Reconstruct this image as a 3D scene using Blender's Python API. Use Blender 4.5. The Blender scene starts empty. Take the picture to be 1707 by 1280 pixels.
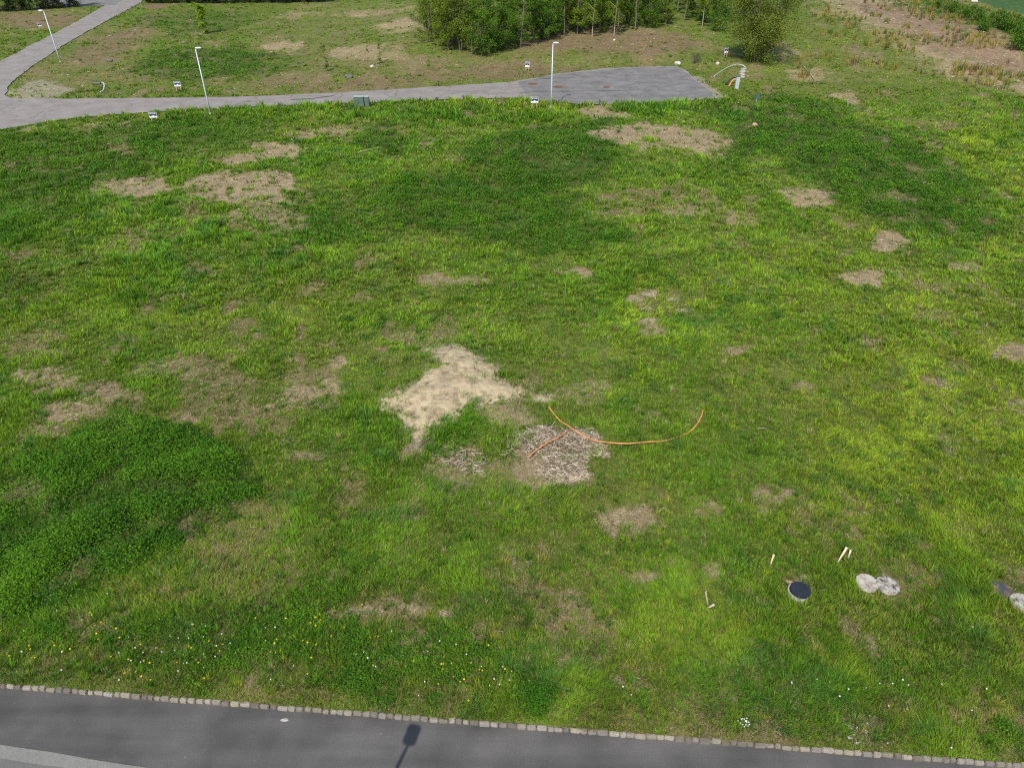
import bpy, bmesh, math, random
import numpy as np
from mathutils import Vector, Matrix
R = math.radians
# ------------------------------------------------------------------ camera
H, PITCH, F = 15.0, R(34.5), 1180.0
scn = bpy.context.scene
cam_d = bpy.data.cameras.new('camera'); cam = bpy.data.objects.new('camera', cam_d)
scn.collection.objects.link(cam); scn.camera = cam
cam.location = (0, 0, H); cam.rotation_euler = (R(90) - PITCH, 0, 0)
cam_d.sensor_width = 36; cam_d.lens = F / 1707 * 36; cam_d.clip_end = 5000; cam_d.clip_start = .1
# ------------------------------------------------------------------ light
SUN_EL, SUN_AZ = R(47), R(199.5)          # azimuth measured clockwise from +Y: behind the camera, to its left
w = bpy.data.worlds.new('World'); scn.world = w; w.use_nodes = True
nt = w.node_tree; bg = nt.nodes['Background']
sky = nt.nodes.new('ShaderNodeTexSky'); sky.sky_type = 'NISHITA'; sky.sun_disc = False
sky.sun_elevation = SUN_EL; sky.sun_rotation = SUN_AZ
nt.links.new(sky.outputs[0], bg.inputs[0]); bg.inputs[1].default_value = .11
sl = bpy.data.lights.new('sun', 'SUN'); sl.energy = 3.4; sl.angle = R(.6); sl.color = (1, .955, .88)
sun = bpy.data.objects.new('sun', sl); scn.collection.objects.link(sun)
sd_ = Vector((math.sin(SUN_AZ) * math.cos(SUN_EL), math.cos(SUN_AZ) * math.cos(SUN_EL), math.sin(SUN_EL)))
sun.rotation_euler = sd_.to_track_quat('Z', 'Y').to_euler(); sun.location = (0, -20, 40)
scn.view_settings.view_transform = 'Standard'; scn.view_settings.look = 'None'
scn.view_settings.exposure = 0.86; scn.view_settings.gamma = 1
scn.render.engine = 'CYCLES'
scn.cycles.use_denoising = False; scn.cycles.filter_width = 1.25; scn.cycles.max_bounces = 5; scn.cycles.diffuse_bounces = 3; scn.cycles.transmission_bounces = 3

rng = np.random.default_rng(7); random.seed(7)
C = scn.collection
# ------------------------------------------------------------------ numpy noise
def vnoise(x, y, seed=0):
    xi = np.floor(x).astype(np.int64); yi = np.floor(y).astype(np.int64)
    fx = x - xi; fy = y - yi
    fx = fx * fx * (3 - 2 * fx); fy = fy * fy * (3 - 2 * fy)
    def h(a, b):
        n = (a * 374761393 + b * 668265263 + seed * 974711) & 0xffffffff
        n = ((n ^ (n >> 13)) * 1274126177) & 0xffffffff
        n = ((n ^ (n >> 16)) * 2246822519) & 0xffffffff
        return ((n ^ (n >> 15)) & 0xffffff) / float(0xffffff)
    a = h(xi, yi); b = h(xi + 1, yi); c = h(xi, yi + 1); d = h(xi + 1, yi + 1)
    return (a + (b - a) * fx) * (1 - fy) + (c + (d - c) * fx) * fy
def fbm(x, y, s, seed=0, octv=3):
    x = np.asarray(x, float); y = np.asarray(y, float)
    t = 0; a = 1; n = 0
    for i in range(octv):
        ca, sa = math.cos(1.1 * i + .4), math.sin(1.1 * i + .4)
        t = t + a * vnoise((x * ca - y * sa) / s + 31.7 * i, (x * sa + y * ca) / s + 17.3 * i, seed + i * 13)
        n += a; a *= .55; s *= .47
    return t / n            # 0..1
def sstep(a, b, x):
    t = np.clip((x - a) / (b - a), 0, 1); return t * t * (3 - 2 * t)
# ------------------------------------------------------------------ photo geometry -> world
cp, sp = math.cos(PITCH), math.sin(PITCH)
def at_plane(u, v, z=0.):
    u = np.asarray(u, float); v = np.asarray(v, float)
    a = (u - 853.5) / F; b = -(v - 640) / F
    dx = a; dy = cp + b * sp; dz = -sp + b * cp
    t = (z - H) / dz
    return dx * t, dy * t
def P0(u, v): x, y = at_plane(u, v); return float(x), float(y)
def poly_w(pts):
    return np.array([P0(*p) for p in pts])
def ell(u, v, ru, rv, rot=0, n=14):
    return [(u + ru * math.cos(t) * math.cos(rot) - rv * math.sin(t) * math.sin(rot),
             v + ru * math.cos(t) * math.sin(rot) + rv * math.sin(t) * math.cos(rot)) for t in [2 * math.pi * i / n for i in range(n)]]
def sdist(poly, x, y):                     # signed distance, positive inside
    best = np.full(x.shape, 1e9); ins = np.zeros(x.shape, bool)
    n = len(poly)
    for i in range(n):
        ax, ay = poly[i]; bx, by = poly[(i + 1) % n]
        ex, ey = bx - ax, by - ay
        wx, wy = x - ax, y - ay
        t = np.clip((wx * ex + wy * ey) / (ex * ex + ey * ey + 1e-12), 0, 1)
        best = np.minimum(best, (wx - ex * t) ** 2 + (wy - ey * t) ** 2)
        c = ((ay > y) != (by > y)) & (x < (bx - ax) * (y - ay) / (by - ay + 1e-12) + ax)
        ins ^= c
    d = np.sqrt(best)
    return np.where(ins, d, -d)
def mask(poly, x, y, soft, warp, seed=0, ws=None):
    m = np.zeros(x.shape)
    mg = soft + warp + .1
    lo = poly.min(0) - mg; hi = poly.max(0) + mg
    k = (x > lo[0]) & (x < hi[0]) & (y > lo[1]) & (y < hi[1])
    if not k.any(): return m
    xs, ys = x[k], y[k]
    s = sdist(poly, xs, ys) + warp * (fbm(xs, ys, ws or max(warp * 2.2, .3), seed + 5, 5) * 2 - 1) * 1.9
    m[k] = sstep(-soft, soft, s)
    return m
# ------------------------------------------------------------------ zones
KA = np.array(P0(-400, 1137 - 31)); KB = np.array(P0(2107, 1270 + 32))
kdir = (KB - KA) / np.linalg.norm(KB - KA); knrm = np.array([-kdir[1], kdir[0]])
def kerb_sd(x, y): return (x - KA[0]) * knrm[0] + (y - KA[1]) * knrm[1]     # >0 on the meadow side
PATH = poly_w([(-900, 320), (-300, 262), (-120, 236), (0, 217), (60, 207), (100, 200), (180, 192), (252, 187), (340, 182), (430, 178), (560, 173), (650, 170), (760, 166),
               (850, 164), (905, 168), (973, 175), (1040, 173), (1100, 171), (1150, 168), (1196, 165), (1186, 152), (1168, 138), (1152, 126), (1140, 116), (1127, 111),
               (1064, 112), (1000, 115), (933, 123), (890, 131), (850, 137), (760, 143), (650, 150), (540, 156), (430, 161), (300, 163.5), (170, 164.5), (60, 165), (22, 164), (10, 160), (14, 146),
               (25, 133), (38, 123), (60, 106), (83, 91), (115, 70), (151, 50), (192, 28), (232, 6), (248, -7), (262, -20), (205, -20), (191, 1), (166, 15), (125, 38), (83, 60), (40, 82), (0, 103), (-120, 170), (-500, 260)])
CROSS = poly_w([(100, 12), (190, 9), (215, -6), (140, -12), (60, -4)])
Z = []      # (kind, polygon, strength, soft, warp, seed)
def zone(kind, pts, st=1., soft=None, warp=None):
    p = poly_w(pts); d = p[:, 1].mean()
    size = np.sqrt(max(.01, (p[:, 0].max() - p[:, 0].min()) * (p[:, 1].max() - p[:, 1].min())))
    Z.append((kind, p, st, soft if soft is not None else .10 * size + .10, warp if warp is not None else min(.36 * size, 2.2), len(Z) * 7 + 3))
def ze(kind, *a, st=1., rot=0, soft=None, warp=None):
    zone(kind, ell(*a, rot=R(rot)), st, soft, warp)
# herbs
zone('herb', [(195, 705), (300, 712), (345, 735), (390, 775), (378, 830), (300, 885), (250, 950), (180, 985), (110, 970), (40, 945), (-20, 960), (-60, 880), (0, 812), (60, 765), (130, 730)], 1, .4, .9)
ze('herb', 900, 285, 95, 62, st=1)
ze('herb', 770, 340, 170, 52, st=.75)
ze('herb', 645, 225, 45, 22, st=.8)
ze('herb', 560, 350, 110, 50, st=.45)
ze('herb', 970, 235, 70, 34, st=.7)
ze('herb', 890, 400, 130, 30, st=.5)
zone('herb', [(1200, 175), (1320, 165), (1400, 190), (1480, 222), (1600, 262), (1660, 330), (1570, 380), (1500, 385), (1410, 345), (1350, 300), (1290, 262), (1240, 290), (1190, 290), (1200, 235)], .95)
zone('herb', [(-60, 225), (150, 215), (330, 196), (440, 200), (420, 240), (300, 265), (215, 290), (110, 350), (-60, 420)], .7)
ze('herb', 355, 108, 135, 24, st=.8); ze('herb', 335, 38, 90, 20, st=.55)
zone('herb', [(1560, 12), (1640, 32), (1760, 62), (1760, 92), (1640, 80), (1540, 55), (1440, 40), (1450, 15)], .6)
ze('herb', 40, 480, 60, 30, st=.5)
ze('herb', 888, 1160, 20, 20, st=.8, warp=.3); ze('herb', 530, 1138, 20, 12, st=.5, warp=.3); ze('herb', 640, 1165, 14, 10, st=.45, warp=.2); ze('herb', 420, 1085, 420, 60, st=.28); ze('herb', 1350, 1150, 300, 50, st=.16); ze('herb', 760, 1120, 100, 40, st=.35)
ze('herb', 30, 965, 40, 45, st=.7); ze('herb', 100, 1060, 35, 25, st=.4); ze('herb', 1655, 1220, 28, 14, st=.35, warp=.3); ze('herb', 1400, 1155, 28, 16, st=.35, warp=.3)
ze('herb', 625, 1105, 20, 12, st=.5, warp=.3); ze('herb', 1190, 42, 24, 14, st=.9)
# long lush grass
ze('lush', 875, 1000, 22, 30, st=.8); ze('lush', 1060, 905, 45, 26, st=.7); ze('lush', 1040, 985, 25, 25, st=.7); ze('lush', 1560, 1010, 110, 60, st=.55)
ze('lush', 1330, 130 + 250, 60, 20, st=.3); ze('lush', 1660, 1150, 90, 50, st=.3); ze('lush', 400, 460, 300, 40, st=.25); ze('lush', 780, 150 + 45, 220, 14, st=.7)
ze('lush', 520, 1075, 60, 35, st=.4); ze('lush', 160, 1130, 120, 14, st=.6); ze('lush', 1100, 152 + 38, 140, 10, st=.7)
# bare wood-chip / straw patches
for a in [(995, 187, 40, 12, 1), (1110, 228, 98, 22, .95), (1160, 240, 40, 18, 1), (240, 314, 84, 18, .95), (400, 318, 90, 26, .75), (450, 350, 60, 26, .45), (475, 257, 62, 15, .85), (530, 222, 70, 13, .6),
          (1340, 328, 30, 15, 1), (1478, 404, 28, 14, 1), (1450, 453, 32, 15, .85), (1492, 448, 14, 10, .6), (1610, 440, 20, 10, .7), (1150, 350, 45, 16, .5), (1230, 365, 30, 10, .5), (1010, 362, 30, 12, .4),
          (1080, 548, 22, 20, .95), (958, 455, 28, 7, .7), (780, 466, 75, 7, .6), (1465, 568, 18, 8, .8), (1570, 637, 28, 9, .7), (1695, 590, 34, 12, .8), (1340, 640, 22, 7, .6),
          (90, 632, 60, 13, .6), (115, 690, 62, 26, .7), (170, 650, 50, 14, .5), (60, 725, 40, 12, .5), (510, 658, 42, 16, .85), (480, 675, 25, 8, .8), (572, 600, 16, 14, .7), (550, 645, 12, 16, .8), (300, 620, 70, 14, .35),
          (518, 757, 22, 10, .8), (560, 957, 14, 11, .9), (1050, 870, 46, 15, .9), (1180, 850, 20, 12, .8), (1285, 838, 26, 20, .6), (640, 1012, 130, 10, .5), (738, 1020, 18, 6, .9),
          (426, 1130, 13, 11, .9), (1025, 1138, 13, 8, .9), (1075, 962, 26, 10, .6), (950, 990, 55, 12, .4), (870, 945, 12, 8, .6), (780, 760, 90, 34, .5), (840, 690, 40, 20, .5), (925, 752, 92, 50, .97),
          (700, 755, 20, 14, .6), (985, 655, 50, 12, .4), (1110, 695, 50, 14, .4), (1180, 955, 14, 14, .5), (1230, 585, 26, 6, .6), (1590, 740, 20, 24, .35), (320, 700, 16, 6, .8),
          (1410, 165, 26, 7, .8), (1360, 130, 34, 14, .6), (1590, 124, 44, 12, .8), (1300, 60 + 30, 26, 10, .5), (470, 77, 38, 8, 1), (600, 26, 30, 5, .7), (670, 52, 60, 9, .7), (600, 92, 62, 13, .6),
          (640, 22, 60, 5, .4), (500, 25, 30, 5, .4), (50, 205 + 12, 40, 6, .4), (180, 212, 60, 6, .5), (1700, 675, 20, 14, .8), (1455, 20, 60, 10, .5), (700, 45, 30, 12, .5)]:
    ze('chip', *a[:4], st=a[4])
zone('chip', [(1310, -10), (1420, -10), (1500, 28), (1600, 62), (1700, 90), (1760, 105), (1760, 175), (1660, 150), (1560, 108), (1470, 70), (1390, 40)], .85)
# yellowed, straw-like sward
for a in [(1105, 502, 55, 24, .75), (1090, 490, 30, 12, .9), (390, 872, 95, 32, .7), (250, 985, 70, 16, .6), (640, 1005, 160, 22, .55), (1455, 1072, 20, 30, .8), (1330, 960, 20, 14, .7), (440, 955, 70, 26, .4), (690, 1060, 60, 18, .4),
          (1580, 1195, 130, 30, .55), (1200, 1205, 200, 22, .45), (620, 1160, 240, 12, .5), (160, 1090, 130, 24, .35), (650, 640, 60, 30, .5), (240, 705, 70, 20, .45), (40, 790, 40, 40, .6),
          (60, 480, 60, 60, .3), (1440, 1010, 60, 30, .35), (960, 1040, 60, 10, .5), (1340, 1195, 40, 14, .5), (130, 860, 14, 14, .2), (1490, 300 + 640, 16, 10, .5), (1100, 840, 20, 26, .5),
          (150, 122, 130, 36, .85), (560, 128, 150, 26, .8), (460, 150, 120, 12, .6), (760, 115, 120, 26, .75), (960, 88, 200, 32, .9), (1110, 92, 70, 10, .95), (1230, 115, 60, 16, .5), (60, 30, 90, 22, .8), (180, 62, 90, 26, .7),
          (600, 60, 180, 45, .55), (1600, 40, 110, 26, .7), (1640, 100, 90, 40, .7), (1480, 95, 90, 30, .4), (1340, 100, 50, 40, .45), (1430, 60, 80, 40, .5), (560, 220, 100, 20, .4)]:
    ze('straw', *a[:4], st=a[4])
# bright yellow-green sward
for a in [(1560, 720, 260, 260, .75), (1300, 620, 260, 200, .4), (1480, 450, 260, 90, .4), (1450, 1080, 330, 120, .5), (430, 520, 380, 90, .4), (1400, 95, 90, 30, .7), (1110, 55, 70, 18, .9), (1250, 140, 60, 16, .6),
          (300, 190 + 12, 260, 9, .6), (1650, 950, 140, 140, .4), (100, 620, 120, 80, .35), (600, 560, 200, 60, .25), (1650, 250, 90, 80, .4), (820, 180, 140, 10, .6)]:
    ze('bright', *a[:4], st=a[4], warp=1.2, soft=2.5)
zone('gravel', [(12, 158), (30, 138), (75, 128), (110, 142), (120, 158), (60, 165), (20, 165)], .9, .5, .8)
zone('gravel', [(1150, 124), (1170, 130), (1206, 160), (1196, 168), (1180, 152)], .9, .3, .4)
ze('gravel', 1430, 1218, 50, 20, st=.6); ze('gravel', 1460, 1180, 30, 16, st=.4)
ze('dirt', 1300, 1203, 38, 18, st=.8); ze('dirt', 252, 14, 16, 5, st=.9); ze('dirt', 600, 140, 26, 6, st=.7); ze('dirt', 185, 155, 20, 4, st=.8); ze('dirt', 980, 70, 40, 12, st=.4)
ze('dirt', 845, 118, 90, 14, st=.6); ze('dirt', 1010, 84, 160, 16, st=.6); ze('dirt', 190, 75, 80, 22, st=.55, rot=-22); ze('dirt', 60, 34, 70, 12, st=.6); ze('dirt', 560, 140, 130, 9, st=.45); zone('dirt', [(1400, 15), (1520, 30), (1640, 72), (1720, 95), (1720, 130), (1600, 100), (1480, 62)], .6); ze('dirt', 728, 118, 30, 14, st=.5); ze('dirt', 215, 52, 60, 10, st=.4, rot=-25)
LAWN = poly_w([(1545, -12), (1600, 10), (1650, 28), (1707, 42), (1900, 90), (2100, 60), (1900, -25), (1600, -30)])
SAND_P = [(732, 588), (765, 590), (782, 605), (808, 612), (838, 636), (866, 652), (872, 664), (846, 672), (806, 676), (775, 688), (756, 706), (722, 722), (700, 735), (690, 728), (674, 706), (664, 690), (640, 680), (634, 668), (668, 658), (700, 652), (715, 634), (738, 622), (728, 604)]
SAND = poly_w(SAND_P)
zone('sandy', SAND_P, 1, .5, .5); ze('sandy', 905, 668, 20, 8, st=.8); ze('sandy', 740, 593, 40, 10, st=.8)
for a in [(1062, 500, 16, 5), (1090, 488, 20, 6), (1142, 514, 14, 4), (1075, 512, 10, 4), (1125, 498, 14, 4), (1085, 535, 22, 4), (640, 1013, 60, 4), (735, 1021, 12, 4), (1452, 1068, 8, 14), (1462, 1090, 10, 8), (1340, 968, 14, 6), (575, 600, 8, 5)]: ze('sandy', *a, st=.75)
KINDS = ['herb', 'lush', 'chip', 'straw', 'bright', 'gravel', 'dirt', 'sandy']
def zones(x, y):
    out = {k: np.zeros(x.shape) for k in KINDS}
    for kind, p, st, soft, warp, seed in Z:
        out[kind] = np.maximum(out[kind], st * mask(p, x, y, soft, warp, seed))
    out['path'] = sstep(-.15, .05, np.where((y > 20), sdist_box(PATH, x, y), -9))
    out['cross'] = mask(CROSS, x, y, .2, 0)
    out['lawn'] = mask(LAWN, x, y, .3, .4)
    e = fbm(x, y, .45 + .006 * np.clip(y, 0, 150), 73, 4); e2 = fbm(x, y, 2.2, 74, 3)
    out['chip'] = np.clip(out['chip'] * (.15 + 1.2 * sstep(.29, .52, e * .65 + e2 * .35)), 0, 1)
    out['straw'] = np.clip(out['straw'] * (.25 + 1.0 * sstep(.35, .62, e * .5 + fbm(x, y, 3.1, 75, 3) * .5)), 0, 1)
    # general wear of the sward
    out['wear'] = np.clip(fbm(x, y, 3.2, 91, 4) * 1.3 + fbm(x, y, 17, 92, 2) * .7 - .70, 0, 1)
    out['spot'] = sstep(.58, .71, fbm(x, y, .9 + .012 * np.clip(y, 0, 100), 77, 4)) * sstep(.40, .58, fbm(x, y, 8, 78, 2) + .10 * sstep(2, 16, x) + .12 * sstep(6, 1, kerb_sd(x, y)))
    return out
def sdist_box(p, x, y, mg=6.):
    r = np.full(x.shape, -mg)
    lo = p.min(0) - mg; hi = p.max(0) + mg
    k = (x > lo[0]) & (x < hi[0]) & (y > lo[1]) & (y < hi[1])
    r[k] = np.maximum(sdist(p, x[k], y[k]), -mg)
    return r
def terrain(x, y):
    x = np.asarray(x, float); y = np.asarray(y, float)
    ks = kerb_sd(x, y)
    flat = sstep(.3, 3.5, ks) * sstep(.6, 3.5, -np.minimum(sdist_box(PATH, x, y), 0))
    h = .42 * (fbm(x, y, 8, 3, 3) - .5) + .10 * (fbm(x, y, 1.3, 5, 2) - .5)
    m0 = mask(Z[0][1], x, y, 1.3, .2, 1); h += .15 * m0 + .30 * m0 * (fbm(x * .8 + y * .6, (y * .8 - x * .6) * 1.8, 2.2, 56, 3) - .5)
    h += .35 * np.exp(-((x + 2.2) / 3.2) ** 2 - ((y - 22.8) / 3.0) ** 2)
    h += .5 * np.exp(-((x - 4) / 12.) ** 2 - ((y - 50) / 5.) ** 2)                 # swell below the path
    h += .06 * np.clip(y - 78, 0, 22) * sstep(-25, -5, x)                             # bank under the grove
    h = h * flat
    h = np.where(ks < -.02, -.38, h)
    return h
def gz(x, y): return float(terrain(np.array([x]), np.array([y]))[0])
def G(u, v, dz=0.):                        # photo pixel -> point on the terrain
    z = 0.
    for _ in range(12):
        x, y = at_plane(u, v, z); z = gz(float(x), float(y))
    return Vector((float(x), float(y), z + dz))
def PH(u, v, z):                           # photo pixel -> point at height z
    x, y = at_plane(u, v, z); return Vector((float(x), float(y), z))
# ------------------------------------------------------------------ materials
def node_mat(name):
    m = bpy.data.materials.new(name); m.use_nodes = True
    return m, m.node_tree, m.node_tree.nodes['Principled BSDF']
def mat(name, col, rough=.7, metal=0., var=.12, scale=8., bump=0., spec=.4):
    m, t, b = node_mat(name)
    tc = t.nodes.new('ShaderNodeTexCoord'); n = t.nodes.new('ShaderNodeTexNoise')
    n.inputs['Scale'].default_value = scale; n.inputs['Detail'].default_value = 5
    t.links.new(tc.outputs['Object'], n.inputs['Vector'])
    r = t.nodes.new('ShaderNodeMapRange'); r.inputs['To Min'].default_value = 1 - var * 2; r.inputs['To Max'].default_value = 1 + var * 2
    r.inputs['From Min'].default_value = .25; r.inputs['From Max'].default_value = .75
    t.links.new(n.outputs['Fac'], r.inputs['Value'])
    mx = t.nodes.new('ShaderNodeVectorMath'); mx.operation = 'MULTIPLY'
    mx.inputs[0].default_value = [.78 * c_ for c_ in col[:3]]; t.links.new(r.outputs[0], mx.inputs[1]); t.links.new(mx.outputs[0], b.inputs['Base Color'])
    b.inputs['Roughness'].default_value = rough; b.inputs['Metallic'].default_value = metal; b.inputs['Specular IOR Level'].default_value = spec
    if bump:
        bp = t.nodes.new('ShaderNodeBump'); bp.inputs['Strength'].default_value = bump; bp.inputs['Distance'].default_value = .02
        t.links.new(n.outputs['Fac'], bp.inputs['Height']); t.links.new(bp.outputs[0], b.inputs['Normal'])
    return m
def attr_mat(name, rough=.7, transl=0., noise=None, spec=.3, bump=0.):
    m, t, b = node_mat(name)
    a = t.nodes.new('ShaderNodeAttribute'); a.attribute_name = 'tint'
    src = a.outputs['Color']
    tc = t.nodes.new('ShaderNodeTexCoord')
    if noise:
        for sc, amp in noise:
            n = t.nodes.new('ShaderNodeTexNoise'); n.inputs['Scale'].default_value = sc; n.inputs['Detail'].default_value = 6; n.inputs['Roughness'].default_value = .65
            t.links.new(tc.outputs['Object'], n.inputs['Vector'])
            r = t.nodes.new('ShaderNodeMapRange'); r.inputs['From Min'].default_value = .3; r.inputs['From Max'].default_value = .7
            r.inputs['To Min'].default_value = 1 - amp; r.inputs['To Max'].default_value = 1 + amp
            t.links.new(n.outputs['Fac'], r.inputs['Value'])
            mx = t.nodes.new('ShaderNodeVectorMath'); mx.operation = 'MULTIPLY'
            t.links.new(src, mx.inputs[0]); t.links.new(r.outputs[0], mx.inputs[1]); src = mx.outputs[0]
            last = n
        if bump:
            bp = t.nodes.new('ShaderNodeBump'); bp.inputs['Strength'].default_value = bump; bp.inputs['Distance'].default_value = .04
            t.links.new(last.outputs['Fac'], bp.inputs['Height']); t.links.new(bp.outputs[0], b.inputs['Normal'])
    t.links.new(src, b.inputs['Base Color']); b.inputs['Roughness'].default_value = rough; b.inputs['Specular IOR Level'].default_value = spec
    if transl:
        tr = t.nodes.new('ShaderNodeBsdfTranslucent'); ms = t.nodes.new('ShaderNodeMixShader'); ms.inputs[0].default_value = transl
        t.links.new(src, tr.inputs['Color'])
        t.links.new(b.outputs[0], ms.inputs[1]); t.links.new(tr.outputs[0], ms.inputs[2])
        t.links.new(ms.outputs[0], t.nodes['Material Output'].inputs['Surface'])
    return m
M = {}
M['ground'] = attr_mat('earth', .95, 0, [(.8, .15), (5, .35), (22, .55), (60, .45)], .1, 1.)
M['grass'] = attr_mat('grass_blades', .8, .3, None, .06)
M['leaf'] = attr_mat('leaves', .7, .28, None, .12)
M['stick'] = attr_mat('dead_wood', .8, 0, None, .2)
M['kerb'] = attr_mat('granite_sett', .85, 0, [(12, .12), (60, .22)], .3, .5)
M['bark'] = mat('bark', (.16, .13, .10), .9, var=.25, scale=6, bump=.4)
M['bark_pale'] = mat('pale_bark', (.42, .38, .32), .85, var=.25, scale=6)
M['galv'] = mat('galvanised_steel', (.50, .55, .58), .5, .35, var=.06, scale=4)
M['lampw'] = mat('lamp_housing_paint', (.72, .74, .76), .4, 0, var=.04)
M['lampglass'] = mat('lamp_lens', (.55, .58, .62), .2, 0, var=.03)
M['cab'] = mat('green_cabinet_paint', (.085, .125, .105), .55, 0, var=.1, scale=3)
M['cabtop'] = mat('pale_cabinet_lid', (.36, .40, .38), .6, 0, var=.08)
M['white'] = mat('white_plastic', (.80, .81, .83), .5, 0, var=.03)
M['navy'] = mat('navy_print', (.018, .028, .07), .5, 0, var=.05)
M['grey'] = mat('grey_print', (.30, .32, .36), .5, 0, var=.05)
M['orange'] = mat('orange_plastic', (.62, .25, .09), .7, 0, var=.3, scale=3)
M['conduit'] = mat('pale_grey_conduit', (.34, .38, .31), .55, 0, var=.12, scale=4)
M['darkpipe'] = mat('dark_grey_pipe', (.10, .105, .095), .6, 0, var=.15)
M['black'] = mat('black_plastic', (.016, .019, .027), .5, 0, var=.15, scale=10)
M['conc'] = mat('weathered_concrete', (.40, .37, .33), .9, 0, var=.2, scale=14, bump=.6)
M['terra'] = mat('terracotta', (.42, .27, .19), .8, 0, var=.15, scale=12)
M['stakew'] = mat('pale_raw_wood', (.62, .50, .34), .8, 0, var=.12, scale=20)
M['stakeo'] = mat('old_wood', (.42, .34, .23), .85, 0, var=.15, scale=20)
M['rock'] = mat('pale_rock', (.50, .46, .40), .9, 0, var=.2, scale=5, bump=.6)
M['rockdark'] = mat('dark_rock', (.13, .12, .11), .9, 0, var=.2, scale=5, bump=.6)
M['rust'] = mat('rusty_iron', (.14, .065, .04), .85, 0, var=.3, scale=9, bump=.4)
M['blue'] = mat('blue_marker_plastic', (.04, .10, .24), .5, 0, var=.08)
M['yellow'] = mat('yellow_petals', (.80, .55, .02), .7, 0, var=.05)
M['petal'] = mat('white_seed_head', (.72, .72, .66), .9, 0, var=.05)
M['line'] = mat('white_line_paint', (.75, .76, .76), .7, 0, var=.05)
def mottled(name, stops, scale, rough=.85, bump=.5, vor=None, dark=None):
    m, t, b = node_mat(name)
    tc = t.nodes.new('ShaderNodeTexCoord'); n = t.nodes.new('ShaderNodeTexNoise'); n.inputs['Scale'].default_value = scale; n.inputs['Detail'].default_value = 8; n.inputs['Roughness'].default_value = .7
    cr = t.nodes.new('ShaderNodeValToRGB'); e = cr.color_ramp.elements
    while len(e) < len(stops): e.new(.5)
    for i, (p, c) in enumerate(stops): e[i].position = p; e[i].color = (*[.78 * q_ for q_ in c], 1)
    t.links.new(tc.outputs['Object'], n.inputs['Vector']); t.links.new(n.outputs['Fac'], cr.inputs[0]); t.links.new(cr.outputs[0], b.inputs['Base Color'])
    b.inputs['Roughness'].default_value = rough; b.inputs['Specular IOR Level'].default_value = .3
    bp = t.nodes.new('ShaderNodeBump'); bp.inputs['Strength'].default_value = bump; bp.inputs['Distance'].default_value = .02
    t.links.new(n.outputs['Fac'], bp.inputs['Height']); t.links.new(bp.outputs[0], b.inputs['Normal'])
    return m
M['lid'] = mottled('pitted_concrete', [(.36, (.04, .035, .03)), (.45, (.20, .18, .14)), (.53, (.36, .33, .28)), (.68, (.50, .47, .42))], 9)
M['lidpale'] = mottled('pale_pitted_concrete', [(.33, (.08, .055, .035)), (.42, (.27, .22, .16)), (.52, (.42, .38, .32)), (.70, (.54, .51, .45))], 6)
M['rustlid'] = mottled('iron_with_rust', [(.35, (.035, .04, .05)), (.5, (.07, .07, .075)), (.58, (.16, .10, .06)), (.68, (.36, .22, .12))], 4)
M['sand'] = mottled('dry_sand', [(.32, (.13, .095, .055)), (.42, (.28, .215, .13)), (.52, (.40, .32, .195)), (.75, (.50, .41, .26))], 2.2, .95, 1.)
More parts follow.
